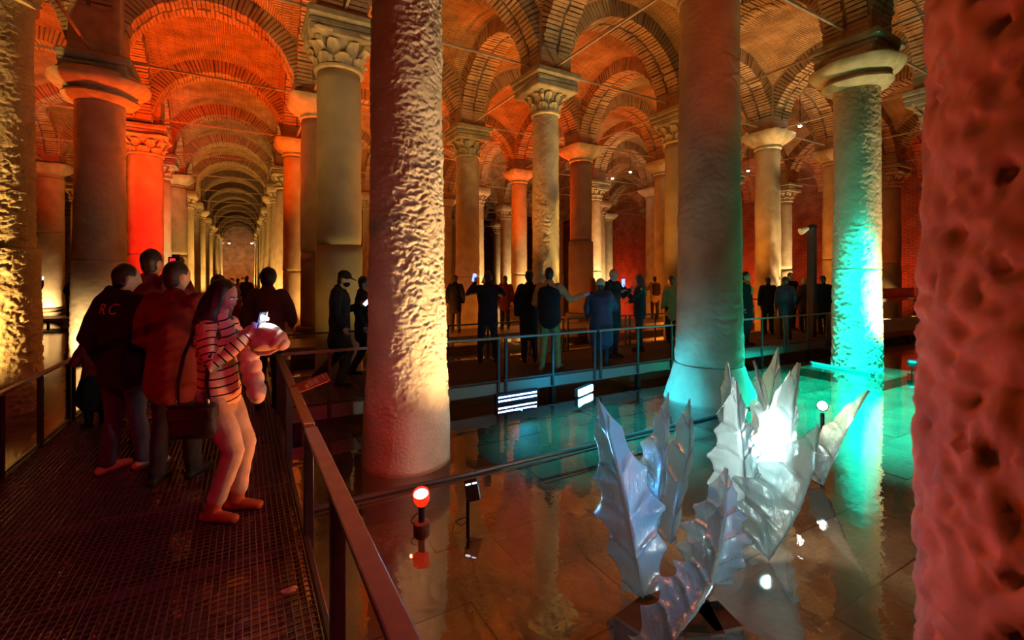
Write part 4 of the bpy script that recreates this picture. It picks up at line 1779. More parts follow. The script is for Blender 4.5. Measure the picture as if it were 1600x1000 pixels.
REST = dict(hipR=(.09, 0, .90), knR=(.10, .015, .49), anR=(.105, -.015, .085), hipL=(-.09, 0, .90), knL=(-.10, .015, .49), anL=(-.105, -.015, .085),
            shR=(.185, -.01, 1.42), elR=(.245, -.05, 1.14), wrR=(.245, .05, .90), shL=(-.185, -.01, 1.42), elL=(-.245, -.05, 1.14), wrL=(-.245, .05, .90),
            pel=(0, 0, .93), wst=(0, 0, 1.10), cst=(0, .0, 1.28), nb=(0, -.015, 1.46), nt=(0, .01, 1.53), hd=(0, .025, 1.635),
            toeR=(.02, .17), toeL=(-.02, .17))


def person(label, u, v, face, H, pose=None, top=None, legs=None, shoe=None, hair='short', hairm=None, hat=None, headrot=(0, 0), voxel=.012, z=DECK,
           group=None, wide=1.0, hem=.84, sleeve=True, hands='simple', coat_flare=0.0, skirt=None, hood=None, mask=None, collar=True, belly=0.0, skinm=None, boots=False):
    s = H / 1.75
    J = {k: Vector(q) if len(q) == 3 else q for k, q in REST.items()}
    for k, q in (pose or {}).items():
        J[k] = Vector(q) if len(q) == 3 else q
    fv = Vector(face[:2] + (0,)) if len(face) == 2 else Vector(face)
    fv.normalize()
    rz = math.atan2(-fv.x, fv.y)
    t = thing('person', label, 'person', (u, v, z), rz, group)
    t.scale = (s, s, s)
    X = Vector((1, 0, 0))
    Rh = Matrix.Rotation(math.radians(headrot[0]), 3, 'Z') @ Matrix.Rotation(math.radians(headrot[1]), 3, 'X')
    spine = [J['pel'] - Vector((0, 0, .06)), J['pel'], J['wst'], J['cst'], (J['cst'] + J['nb']) / 2 + Vector((0, 0, .02)), J['nb']]
    # body
    b = MB()
    b.loft(spine, [(.135, .095), (.155, .105), (.130, .092), (.155, .105), (.165, .095), (.085, .065)], side=X, n=18)
    b.loft([J['nb'] - Vector((0, 0, .04)), J['nt'], J['hd'] + Rh @ Vector((0, -.01, -.05))], [(.060, .060), (.054, .056), (.052, .055)], side=X, n=14)
    head_mb(b, J['hd'], Rh, 44 if voxel < .01 else 28)
    for q in 'RL':
        b.loft([J['sh' + q], (J['sh' + q] + J['el' + q]) / 2, J['el' + q], (J['el' + q] * .6 + J['wr' + q] * .4), J['wr' + q]],
               [(.052, .052), (.046, .046), (.038, .038), (.037, .037), (.025, .025)], n=12)
        b.loft([J['hip' + q], (J['hip' + q] + J['kn' + q]) / 2, J['kn' + q], J['kn' + q] * .65 + J['an' + q] * .35, J['an' + q]],
               [(.082, .085), (.072, .074), (.052, .055), (.052, .056), (.036, .040)], side=X, n=12)
        b.loft([J['an' + q] + Vector((0, -.03, -.03)), J['an' + q] + Vector((J['toe' + q][0], J['toe' + q][1], -.055))], [(.035, .03), (.04, .022)], side=X, n=10)
        sg = 1 if q == 'R' else -1
        hs = hands if isinstance(hands, str) else hands.get(q, 'simple')
        d = (J['wr' + q] - J['el' + q]).normalized()
        if hs == 'simple':
            side = Vector((0, 1, 0)) if abs(d.y) < .8 else Vector((-sg, 0, 0))
            hand(b, J['wr' + q], d, side, (-sg, 0, 0), .35)
        elif hs != 'none':
            hand(b, J['wr' + q], hs['d'], hs['side'], hs['pal'], hs.get('curl', .6))
    me = remeshed(b, .0075 if voxel < .009 else voxel * (1.35 if hands == 'simple' and voxel > .0105 else 1), 1, 'body')
    me.materials.append(skinm or SKIN)
    obj('body', me, None, t)
    # clothes over it
    if top:
        b = MB()
        k = wide
        low = J['pel'] + Vector((0, 0, hem - .93))
        ss = [low, J['pel'] * .5 + low * .5 + Vector((0, 0, .02)), J['wst'], J['cst'], (J['cst'] + J['nb']) / 2 + Vector((0, 0, .03)), J['nb'] + Vector((0, 0, .02))]
        fl = coat_flare
        b.loft(ss, [(.180 * k + fl, .135 * k + fl + belly * .3), (.185 * k + fl * .5, .138 * k + belly), (.172 * k, .128 * k + belly), (.190 * k, .135 * k), (.195 * k, .115 * k), (.085, .078)], side=X, n=22)
        if collar:
            b.loft([J['nb'] + Vector((0, -.005, -.03)), J['nb'] + Vector((0, .005, .055))], [(.090, .085), (.076, .076)], side=X, n=16, round_ends=False)
        if hood:
            b.loft([J['nb'] + Vector((-.10, -.05, .0)), J['nb'] + Vector((0, -.10, .05)), J['nb'] + Vector((.10, -.05, .0))], [(.06, .05), (.085, .065), (.06, .05)], n=12)
        for q in 'RL':
            cuff = J['el' + q] + (J['wr' + q] - J['el' + q]) * .93 if sleeve is True else J['el' + q] + (J['wr' + q] - J['el' + q]) * .2
            if sleeve == 'none':
                continue
            b.loft([J['sh' + q] - Vector((.03 if q == 'R' else -.03, 0, 0)), (J['sh' + q] + J['el' + q]) / 2, J['el' + q], (J['el' + q] + cuff) / 2, cuff],
                   [(.080 * k, .080 * k), (.070 * k, .070 * k), (.062 * k, .062 * k), (.056 * k, .056 * k), (.044 * k, .044 * k)], n=14)
        me = remeshed(b, voxel * 1.1, 3, top[0])
        folds(me, .010 if voxel < .015 else .012, seed=u * 3.1 + v)
        me.materials.append(top[1])
        J['topobj'] = obj(top[0], me, None, t)
    if legs:
        b = MB()
        b.loft([J['pel'] + Vector((0, 0, .06)), J['pel'] - Vector((0, 0, .02)), J['pel'] - Vector((0, 0, .10))], [(.150, .115), (.165, .125), (.15, .12)], side=X, n=16)
        for q in 'RL':
            low = J['an' + q] + (J['kn' + q] - J['an' + q]) * (.20 if boots else 0)
            b.loft([J['hip' + q], (J['hip' + q] + J['kn' + q]) / 2, J['kn' + q], J['kn' + q] * .5 + low * .5, low],
                   [(.098, .105), (.088, .092), (.070, .074), (.064, .070), (.058, .068)], side=X, n=14)
        me = remeshed(b, voxel * 1.15, 3, legs[0])
        folds(me, .008, (5, 5, 9), seed=v * 2.3 + u)
        me.materials.append(legs[1])
        obj(legs[0], me, None, t)
    if skirt:
        b = MB()
        b.loft([J['pel'] + Vector((0, 0, .06)), J['pel'] - Vector((0, 0, .12)), J['pel'] - Vector((0, 0, skirt[2]))], [(.16, .125), (.23, .2), (.30, .26)], side=X, n=18)
        me = remeshed(b, voxel, 2, skirt[0])
        folds(me, .012, (9, 9, 1), seed=5.5)
        me.materials.append(skirt[1])
        obj(skirt[0], me, None, t)
    sm = shoe or cloth('black_leather', (.02, .018, .018), .5)
    for q in 'RL':
        a = J['an' + q]
        tx, ty = J['toe' + q]
        b = MB()
        up = Vector((0, 0, 1))
        base_z = a.z - .085
        heel = Vector((a.x, a.y, 0)) - Vector((tx, ty, 0)).normalized() * .055
        toe = Vector((a.x + tx, a.y + ty, 0))
        b.loft([heel + up * (base_z + .040), Vector((a.x, a.y, base_z + .042)) + Vector((tx, ty, 0)) * .35, toe + up * (base_z + .030)],
               [(.042, .038), (.046, .040), (.042, .028)], side=Vector((ty, -tx, 0)), n=14)
        b.loft([Vector((a.x, a.y - .005, base_z + .05)), Vector((a.x, a.y - .01, base_z + .115))], [(.047, .052), (.044, .048)], side=X, n=12)
        if boots:
            b.loft([a + Vector((0, -.005, -.02)), a + (J['kn' + q] - a) * .27], [(.050, .054), (.050, .056)], side=X, n=14, round_ends=False)
        me = remeshed(b, .009 if voxel < .0105 else .016, 1, 'shoe')
        for v_ in me.vertices:
            if v_.co.z < base_z + .012:
                v_.co.z = base_z + .003
        me.materials.append(sm)
        obj('shoe', me, None, t)
    hm = hairm or HAIR
    c = J['hd']
    if hair in ('short', 'long', 'thick'):
        b = MB()
        g = .012 if hair == 'thick' else 0
        b.ball(c + Rh @ Vector((0, -.016, .020)), (.080 + g, .094 + g, .108 + g), 20, Rh.copy())
        b.ball(c + Rh @ Vector((0, -.036, -.035)), (.070 + g, .062 + g, .075), 16, Rh.copy())
        if hair == 'long':
            b.loft([c + Rh @ Vector((0, -.03, .05)), c + Rh @ Vector((0, -.065, -.08)), J['nb'] + Vector((0, -.07, -.02)), J['cst'] + Vector((0, -.115, .0))],
                   [(.090, .08), (.108, .075), (.135, .070), (.11, .04)], side=X, n=16)
            for sgn in (-1, 1):
                b.loft([c + Rh @ Vector((sgn * .050, .0, .06)), c + Rh @ Vector((sgn * .078, -.006, -.03)), J['nb'] + Vector((sgn * .10, -.01, .02)), J['cst'] + Vector((sgn * .12, .06, .06))],
                       [(.045, .05), (.040, .062), (.055, .07), (.035, .035)], n=12)
        me = remeshed(b, max(.007, voxel * .8), 2, 'hair')
        folds(me, .004, (16, 16, 5), seed=2.5 + u)
        me.materials.append(hm)
        obj('hair', me, None, t)
    elif hair == 'fringe':           # balding: only round the sides
        pass
    if hat == 'cap':
        b = MB()
        b.ball(c + Rh @ Vector((0, -.012, .052)), (.087, .104, .085), 22, Rh.copy())
        pts, fs = [], []
        for z_ in (0, .008):
            for r_ in (0, 1):
                for k in range(9):
                    a = PI * (k + .0) / 8
                    rx, ry = (.080, .088) if r_ == 0 else (.082, .175)
                    pts.append(c + Rh @ Vector((rx * math.cos(a), ry * math.sin(a), .050 - .022 * r_ * math.sin(a) + z_)))
        for k in range(8):
            fs += [(k, k + 1, 9 + k + 1, 9 + k), (18 + k, 18 + 9 + k, 18 + 10 + k, 18 + k + 1), (9 + k, 10 + k, 28 + k, 27 + k)]
        b.add(pts, fs)
        obj('cap', auto_smooth(b.mesh('cap'), 40), cloth('black_cap', (.02, .018, .02)), t)
    if hat == 'beanie':
        b = MB()
        b.ball(c + Rh @ Vector((0, -.012, .045)), (.092, .108, .092), 20, Rh.copy())
        b.ball(c + Rh @ Vector((0, -.012, .018)), (.098, .113, .034), 20, Rh.copy())
        me = remeshed(b, .011, 1, 'beanie')
        folds(me, .003, (20, 20, 2), 1.5)
        me.materials.append(cloth('pale_green_knit', (.50, .55, .38), .9, .6, 60))
        obj('beanie', me, None, t)
    if mask:
        b = MB()
        b.ball(c + Rh @ Vector((0, .038, -.058)), (.062, .068, .052), 18, Rh.copy())
        obj('face_mask', b, cloth('black_mask', (.015, .015, .017)), t, smooth=True)
    t['J'] = 0
    del t['J']
    return t, J, s


def W(t, p):
    """world point of a point in a person's own frame"""
    Mx = Matrix.Translation(t.location) @ t.rotation_euler.to_matrix().to_4x4() @ Matrix.Diagonal((*t.scale, 1))
    return Mx @ Vector(p)


def phone(label, loc, nrm, up, screen=None, group=None, s=1.0):
    """phone: nrm = the way its screen looks"""
    n_ = Vector(nrm).normalized()
    u_ = Vector(up)
    u_ = (u_ - n_ * u_.dot(n_)).normalized()
    r_ = u_.cross(n_)
    Mx = Matrix((r_, u_, n_)).transposed().to_4x4()
    t = thing('phone', label, 'phone', loc)
    t.rotation_euler = Mx.to_euler()
    b = MB()
    b.bevbox(-.036 * s, .036 * s, -.075 * s, .075 * s, -.0045, .0045, .004)
    obj('body', b, M['black'], t)
    b = MB()
    b.box(-.033 * s, .033 * s, -.070 * s, .070 * s, .0046, .0052)
    if screen:
        obj('screen', b, screen, t)
    b = MB()
    b.bevbox(-.030 * s, -.008 * s, .038 * s, .068 * s, -.0075, -.0045, .001)
    obj('camera_bump', b, M['steel'], t)
    return t


C_BLACK = cloth('black_cotton', (.022, .018, .024))
C_BLACKC = cloth('black_coat_cloth', (.018, .017, .022))
C_NAVY = cloth('navy_puffer', (.03, .05, .10), .45)
C_JEAN = cloth('dark_denim', (.07, .055, .075))
C_DARKT = cloth('dark_trousers', (.028, .024, .03))
C_GREYT = cloth('grey_trousers', (.10, .085, .09))
C_RED = cloth('red_jacket', (.34, .035, .03))
C_BROWN = cloth('brown_wool', (.20, .035, .025), .9)
C_BLAZER = cloth('wine_blazer', (.12, .05, .055))
C_GREEN = cloth('khaki_trousers', (.26, .30, .10))
C_BEIGE = cloth('beige_jacket', (.45, .33, .18))
C_ORANGE = cloth('orange_lit_sleeves', (.62, .30, .14))  # orange light on the sleeves put into the cloth colour
C_CREAM = cloth('cream_jeans', (.46, .40, .30))
CAMDIR = Vector((-ST, -CT, 0))
R2 = (CT, -ST)                       # facing the photograph's right
F2 = (ST, CT)                        # facing away from the camera

# --- the woman with the striped sweater
striped = None


def stripe_mat():
    m, nt, b = nodes('striped_knit')
    L = nt.links
    a = N(nt, 'ShaderNodeAttribute')
    a.attribute_name = 'band'
    mt = N(nt, 'ShaderNodeMath', operation='FRACT')
    L.new(a.outputs['Fac'], mt.inputs[0])
    lt = N(nt, 'ShaderNodeMath', operation='LESS_THAN')
    lt.inputs[1].default_value = .19
    L.new(mt.outputs[0], lt.inputs[0])
    mx = N(nt, 'ShaderNodeMix', data_type='RGBA')
    L.new(lt.outputs[0], mx.inputs['Factor'])
    mx.inputs[6].default_value = (.74, .50, .32, 1)
    mx.inputs[7].default_value = (.012, .010, .012, 1)
    L.new(mx.outputs[2], b.inputs['Base Color'])
    b.inputs['Roughness'].default_value = .9
    b.inputs['Specular IOR Level'].default_value = .15
    tc = N(nt, 'ShaderNodeTexCoord')
    t2 = N(nt, 'ShaderNodeTexNoise')
    t2.inputs['Scale'].default_value = 140
    L.new(tc.outputs['Object'], t2.inputs['Vector'])
    bp = N(nt, 'ShaderNodeBump')
    bp.inputs['Strength'].default_value = .3
    bp.inputs['Distance'].default_value = .004
    L.new(t2.outputs['Fac'], bp.inputs['Height'])
    L.new(bp.outputs[0], b.inputs['Normal'])
    return m


wpose = dict(pel=(0, .02, .93), shR=(.165, .0, 1.40), elR=(.225, .09, 1.15), wrR=(.085, .27, 1.335), shL=(-.165, .02, 1.40), elL=(-.20, .12, 1.15), wrL=(-.02, .29, 1.31),
             hd=(0, .045, 1.622), nt=(0, .025, 1.525), nb=(0, -.008, 1.455),
             hipR=(.085, 0, .90), knR=(.095, .17, .50), anR=(.10, .02, .085), toeR=(.02, .165),
             hipL=(-.085, 0, .90), knL=(-.07, .17, .50), anL=(-.075, .10, .085), toeL=(-.01, .165))
wom, J, s_ = person('long-haired woman in a striped sweater and pale jeans filming with a lit phone', -.165, 3.87, (.90, -.44), 1.66, wpose,
                    top=('sweater', stripe_mat()), legs=('jeans', C_CREAM), shoe=cloth('brown_boot_leather', (.36, .10, .04), .45, .1), hair='long', boots=True,
                    headrot=(-6, -20), voxel=.0085, hem=.86, wide=.92,
                    hands=dict(R=dict(d=(-.45, .35, .75), side=(-.5, .5, -.3), pal=(-.6, .4, .1), curl=.75), L=dict(d=(.35, .35, .75), side=(.6, .3, .2), pal=(.5, .6, 0), curl=.7)))
me = J['topobj'].data
co = np.empty(len(me.vertices) * 3)
me.vertices.foreach_get('co', co)
co = co.reshape(-1, 3)
band = co[:, 2] / .058 + .25 * np.sin(co[:, 0] * 9)
best = np.full(len(co), .115)
for q in 'RL':
    L0 = 0
    for a_, c_ in ((J['sh' + q], J['el' + q]), (J['el' + q], J['wr' + q])):
        a_, c_ = np.array(a_), np.array(c_)
        d = c_ - a_
        ln = np.linalg.norm(d)
        tt = np.clip(((co - a_) @ d) / ln ** 2, 0, 1)
        dist = np.linalg.norm(co - (a_ + tt[:, None] * d), axis=1)
        onarm = (dist < best) & (np.abs(co[:, 0]) > .13) if a_[2] > 1.3 else (dist < np.minimum(best, .085))
        onarm = onarm & ((tt > .04) | (L0 > 0))
        band = np.where(onarm, (L0 + tt * ln) / .052 + .45, band)
        best = np.where(onarm, dist, best)
        L0 += ln
at_ = me.attributes.new('band', 'FLOAT', 'POINT')
at_.data.foreach_set('value', band.astype(np.float32))
# face
hd = J['hd']
Rh = Matrix.Rotation(math.radians(-6), 3, 'Z') @ Matrix.Rotation(math.radians(-20), 3, 'X')
for sx in (-1, 1):
    b = MB()
    b.ball(hd + Rh @ Vector((sx * .028, .0765, .008)), .0125, 12)
    e = obj('eye', b, mat('eye_white', (.8, .75, .7), None, rough=.2), wom, smooth=True)
    b = MB()
    b.ball(hd + Rh @ Vector((sx * .028, .0855, .0045)), (.006, .004, .006), 10)
    obj('iris', b, M['black'], e)
    b = MB()
    b.loft([hd + Rh @ Vector((sx * .012, .091, .026)), hd + Rh @ Vector((sx * .028, .091, .031)), hd + Rh @ Vector((sx * .046, .078, .026))], [(.003, .003)] * 3, n=6)
    obj('eyebrow', b, HAIR, wom)
b = MB()
b.ball(hd + Rh @ Vector((0, .084, -.058)), (.021, .012, .009), 12, Rh.copy())
obj('lips', b, mat('lips', (.46, .12, .10), None, rough=.4), wom, smooth=True)

ph = phone('phone held up by the woman in stripes, its flash blazing white', W(wom, (.035, .335, 1.435)), CAMDIR * -.1 + Vector(R2 + (0,)) * -.9 + Vector((0, 0, .25)), (0, 0, 1), M['screen'])
Mp = ph.matrix_basis
b = MB()
b.ball((-.019, .03, -.009), (.012, .012, .004), 14)
obj('flash', b, M['flash'], ph, smooth=True)
b = MB()
b.bevbox(-.038, -.0345, -.076, .076, -.0055, .0055, .001)
obj('rim', b, M['rail'], ph)
fp = Mp @ Vector((-.019, .03, -.03))
b = MB()
b.ball(fp + CAMDIR * .012, .011, 12)
fb = obj('flash_lens', b, M['flash'], None, smooth=True)
fb.parent = ph
fb.matrix_parent_inverse = Mp.inverted()

# her handbag and its strap
bg = thing('handbag', 'black leather crossbody bag hanging at the hip of the woman in stripes', 'bag', W(wom, (.235, -.03, .80)), wom.rotation_euler.z)
b = MB()
b.bevbox(-.05, .05, -.14, .14, -.14, .08, .035)
me = b.mesh('pouch')
bgm = mat('black_leather_bag', (.009, .008, .009), (.016, .013, .015), 14, .42, .25, 60, .006)
obj('pouch', auto_smooth(me, 40), bgm, bg)
b = MB()
b.bevbox(-.054, .06, -.143, .143, -.03, .086, .02)
obj('flap', auto_smooth(b.mesh('flap'), 40), bgm, bg)
for yy, top_ in ((-.10, (-.10, -.05, .56)), (.10, (-.08, .10, .54))):
    b = MB()
    b.loft([(.0, yy, .08), (.03, yy * .9 + .01, .22), (.02, yy * .8 + .03, .40), top_], [(.014, .004)] * 4, side=(0, 1, 0), n=8)
    obj('strap', b, bgm, bg)
    b = MB()
    b.loft([(.004, yy, .07), (.012, yy, .115)], [(.014, .008)] * 2, n=8)
    obj('buckle', b, mat('buckle_steel', (.7, .6, .5), None, rough=.25, metal=.9), bg)

# the puffer jacket over her arm
pj = thing('puffer_jacket', 'cream quilted puffer jacket hanging over the arm of the woman in stripes', 'jacket', W(wom, (.0, .20, 1.30)))
pj.scale = (.88, .88, .88)
pfm = mat('cream_puffer', (.72, .54, .42), (.62, .45, .34), 7, .5, .25, 45, .01)


def puffs(b, pts, r, k_, side):
    P = [Vector(p) for p in pts]
    out, rad = [], []
    n = len(P) - 1
    m = k_ * 6
    for q in range(m + 1):
        t = q / m * n
        i = min(n - 1, int(t))
        f = t - i
        out.append(P[i] * (1 - f) + P[i + 1] * f)
        u = .80 + .20 * abs(math.sin(PI * q / 6)) ** .6
        rr = np.interp(q / m, np.linspace(0, 1, len(r)), [x[0] for x in r]), np.interp(q / m, np.linspace(0, 1, len(r)), [x[1] for x in r])
        rad.append((rr[0] * u, rr[1] * u))
    b.loft(out, rad, side=side, n=18)


RT3 = Vector(R2 + (0,))
b = MB()
UPZ = Vector((0, 0, 1))
puffs(b, [RT3 * .02 + UPZ * .02, RT3 * .03 - UPZ * .14, RT3 * .065 - UPZ * .30, RT3 * .10 - UPZ * .46], [(.055, .07), (.085, .08), (.085, .08), (.075, .07)], 5, RT3)
me = remeshed(b, .008, 2, 'hanging_sleeve')
folds(me, .004, (9, 9, 14), 3.1)
me.materials.append(pfm)
obj('hanging_sleeve', me, None, pj)
b = MB()
puffs(b, [RT3 * .0 + UPZ * .04, RT3 * .12 + UPZ * .055, RT3 * .25 + UPZ * .01, RT3 * .30 - UPZ * .03], [(.06, .07), (.10, .09), (.10, .09), (.07, .07)], 3, UPZ)
b.ball(RT3 * .16 - UPZ * .02, (.12, .10, .075), 18)
me = remeshed(b, .008, 2, 'folded_body')
folds(me, .006, (9, 9, 9), 4.4)
me.materials.append(pfm)
obj('folded_body', me, None, pj)
b = MB()
b.loft([RT3 * .27 - UPZ * .055, RT3 * .20 - UPZ * .095, RT3 * .10 - UPZ * .105], [(.022, .03)] * 3, n=10)
obj('cuff', b, pfm, pj, smooth=True)

# --- man in the black hoodie
hood, J, s_ = person('man in a black hoodie with pale lettering on its back and tan sneakers', -.90, 5.16, (.55, .83), 1.78,
                     dict(elL=(-.27, -.06, 1.13), wrL=(-.26, .06, .90), elR=(.25, .02, 1.13), wrR=(.10, .24, 1.18), anR=(.13, .06, .085), anL=(-.10, -.05, .085), toeR=(.07, .15), toeL=(.03, .17)),
                     top=('hoodie', C_BLACK), legs=('jeans', C_JEAN), shoe=cloth('tan_sneaker', (.70, .42, .26), .6), hair='short', headrot=(-35, -8), voxel=.010, hem=.80, wide=1.08, hood=True)
bvh = BVHTree.FromPolygons([v.co.copy() for v in J['topobj'].data.vertices], [tuple(p.vertices) for p in J['topobj'].data.polygons])
fc = bpy.data.curves.new('lettering', 'FONT')
fc.body = 'RC'
fc.size = .125
fc.shear = .15
fc.space_character = 1.35
fo = bpy.data.objects.new('tmp', fc)
COL.objects.link(fo)
dg = bpy.context.evaluated_depsgraph_get()
tm_ = bpy.data.meshes.new_from_object(fo.evaluated_get(dg))
bpy.data.objects.remove(fo)
bm = bmesh.new()
bm.from_mesh(tm_)
bmesh.ops.triangulate(bm, faces=bm.faces[:])
bmesh.ops.subdivide_edges(bm, edges=[e for e in bm.edges if e.calc_length() > .02], cuts=2)
xs = [v.co.x for v in bm.verts]
mx_, mn_ = max(xs), min(xs)
for v in bm.verts:
    x = v.co.x - (mx_ + mn_) / 2
    o_ = Vector((x - .02, -.6, 1.40 + v.co.y - .06))          # the back looks along -y, letters read left to right from behind
    hit, nn_, idx, dd = bvh.ray_cast(o_, Vector((0, 1, 0)))
    v.co = (hit + Vector((0, -.004, 0))) if hit is not None else Vector((x, -.16, o_.z))
bm.to_mesh(tm_)
bm.free()
tm_.materials.append(cloth('pale_print', (.62, .40, .42), .8))
obj('lettering', tm_, None, hood)

# --- man in the red-brown coat
person('man in a red-brown wool coat standing just left of the striped woman', -.49, 4.72, (.42, .9), 1.80,
       dict(elR=(.27, .0, 1.13), wrR=(.20, .22, 1.02), elL=(-.26, .0, 1.14), wrL=(-.18, .22, 1.0), anR=(.11, .05, .085), anL=(-.11, -.06, .085)),
       top=('coat', C_BROWN), legs=('trousers', C_DARKT), hair='short', headrot=(-25, -4), voxel=.010, hem=.76, wide=1.16, coat_flare=.02)
# --- tall man with a camera at his eye
tall, J, s_ = person('tall man with a camera at his face rising above the hooded man', -.82, 5.88, (.52, .85), 1.95,
                     dict(elR=(.30, .10, 1.28), wrR=(.15, .20, 1.53), elL=(-.30, .08, 1.22), wrL=(-.02, .24, 1.52)), top=('jacket', cloth('dark_red_jacket', (.16, .03, .035))),
                     legs=('trousers', C_DARKT), hair='short', headrot=(0, 0), voxel=.012, hands=dict(R=dict(d=(-.4, .5, .7), side=(-.7, 0, .5), pal=(-.5, .5, 0), curl=.8), L=dict(d=(.5, .5, .6), side=(.7, 0, .5), pal=(.3, .6, 0), curl=.8)))
ct = thing('camera', 'black camera held to the face of the tall man', 'camera', W(tall, (.105, .17, 1.655)), tall.rotation_euler.z)
b = MB()
b.bevbox(-.065, .065, -.03, .03, -.048, .042, .008)
b.bevbox(-.022, .028, -.03, .03, .035, .068, .006)
obj('body', b, M['black'], ct)
b = MB()
b.lathe([(.036, 0), (.038, .05), (.034, .055)], 18)
b.v = [(p[0], .03 + p[2], p[1]) for p in b.v]
obj('lens', b, M['steel'], ct)
b = MB()
b.box(-.04, .02, -.0325, -.0305, -.035, .025)
obj('screen', b, emit('camera_screen', (.9, .03, .06), .8), ct)
# --- others near by
person('brown-haired person half hidden behind the hooded and the tall man', -1.13, 6.65, (.3, .95), 1.70, None, top=('jacket', cloth('dark_red_jacket', (.16, .03, .035))), legs=('trousers', C_DARKT), hair='short', hairm=HAIRB, voxel=.014)
person('person with reddish brown hair, only the head showing behind the woman in stripes', -.29, 7.1, (.2, .97), 1.69, None, top=('jacket', C_RED), legs=('trousers', C_DARKT), hair='thick', hairm=HAIRB, voxel=.014)
person('man in a dark wine blazer seen from behind, right of the lit phone', -.0 + .27, 6.7, (.35, .94), 1.78,
       dict(elR=(.27, .0, 1.13), wrR=(.22, .2, 1.02)), top=('blazer', C_BLAZER), legs=('trousers', C_DARKT), hair='thick', headrot=(-20, 0), voxel=.011, hem=.78, wide=1.08)
kid, J, s_ = person('child in a red jacket and black skirt leaning on the left handrail', -1.44, 6.85, (-.55, .84), 1.12,
                    dict(elL=(-.24, .16, 1.10), wrL=(-.20, .33, 1.16), elR=(.24, .12, 1.08), wrR=(.22, .30, 1.16), nb=(0, .06, 1.44), hd=(0, .14, 1.60), nt=(0, .10, 1.52), cst=(0, .03, 1.27)),
                    top=('jacket', C_RED), legs=('leggings', C_BLACK), skirt=('skirt', C_BLACK, .42), hair='thick', voxel=.013, hem=.80, wide=1.12, headrot=(20, -15))
# --- man in the cap
capm, J, s_ = person('man in a black cap and long coat walking right with his phone', 1.28, 7.55, (.93, -.36), 1.77,
                     dict(hipR=(.09, 0, .90), knR=(.09, .16, .52), anR=(.09, .02, .085), hipL=(-.09, 0, .90), knL=(-.09, -.02, .48), anL=(-.09, -.36, .12), elR=(.25, -.02, 1.14), wrR=(.22, .10, .90),
                          elL=(-.26, .04, 1.14), wrL=(-.10, .30, 1.20), hd=(0, .07, 1.62), nt=(0, .04, 1.52)),
                     top=('coat', C_BLACKC), legs=('trousers', C_DARKT), hair='short', hat='cap', mask=True, headrot=(0, -18), voxel=.012, hem=.66, wide=1.14, coat_flare=.02,
                     hands=dict(R='simple', L=dict(d=(.5, .6, .5), side=(.4, .2, .8), pal=(.3, .2, 1), curl=.7)))
phone('phone with a white screen in the hand of the man in the cap', W(capm, (-.04, .41, 1.27)), Vector((-.6, -.7, .55)), (.5, -.2, .8), M['screen_white'], s=1.1)
# a companion walking on his far side
person('dark-clad walker half hidden behind the man in the cap', 1.72, 7.98, (.93, -.36), 1.68, dict(anR=(.10, .22, .085), knR=(.10, .18, .5), anL=(-.10, -.20, .10), knL=(-.10, .0, .48)),
       top=('coat', C_BLACKC), legs=('trousers', C_DARKT), hair='short', voxel=.016, hem=.72)
# --- filming man
film, J, s_ = person('man in black holding his phone up in both hands at the back railing', 4.14, 8.12, (.30, .95), 1.78,
                     dict(elL=(-.36, .16, 1.30), wrL=(-.20, .30, 1.53), elR=(.34, .18, 1.30), wrR=(.0, .33, 1.50), anL=(-.15, 0, .085), anR=(.15, 0, .085), knL=(-.13, .01, .49), knR=(.13, .01, .49)),
                     top=('jacket', C_BLACK), legs=('trousers', C_DARKT), hair='short', voxel=.012, hem=.84, wide=1.08,
                     hands=dict(L=dict(d=(.2, .2, 1), side=(.9, .2, 0), pal=(.6, .6, 0), curl=.6), R=dict(d=(-.3, .2, 1), side=(-.9, .2, 0), pal=(-.6, .6, 0), curl=.6)))
phone('phone with a blue screen held up by the filming man', W(film, (-.215, .34, 1.63)), CAMDIR, (.25, .05, 1), M['screen'], s=1.15)
# --- pointing man
pt, J, s_ = person('man in a dark vest with orange-lit sleeves pointing right, khaki trousers lit green', 4.79, 6.95, (.75, .66), 1.84,
                   dict(shR=(.19, .02, 1.42), elR=(.34, .14, 1.20), wrR=(.53, .34, 1.27), elL=(-.26, .02, 1.13), wrL=(-.20, .2, 1.0), anR=(.13, .10, .085), anL=(-.10, -.12, .085), knR=(.11, .09, .49)),
                   top=('sweater', C_ORANGE), legs=('trousers', C_GREEN), shoe=cloth('pale_sneaker', (.5, .5, .5)), hair='short', voxel=.012, hem=.86, wide=1.0, belly=.02,
                   hands=dict(R=dict(d=(.7, .68, .25), side=(0, .2, 1), pal=(-.6, .6, 0), curl=.15), L='simple'))
b = MB()
b.loft([J['pel'] + Vector((0, .01, -.08)), J['wst'] + Vector((0, .01, 0)), J['cst'], (J['cst'] + J['nb']) / 2 + Vector((0, 0, .03)), J['nb'] + Vector((0, 0, -.01))],
       [(.20, .175), (.195, .17), (.205, .155), (.185, .135), (.09, .085)], side=(1, 0, 0), n=20)
me = remeshed(b, .013, 3, 'vest')
folds(me, .008, seed=9.9)
me.materials.append(C_BLACKC)
obj('vest', me, None, pt)
person('man in a long black coat standing just behind the pointing man', 4.85, 7.72, (.4, .9), 1.80, None, top=('coat', C_BLACKC), legs=('trousers', C_DARKT), hair='short', voxel=.015, hem=.55, wide=1.05)
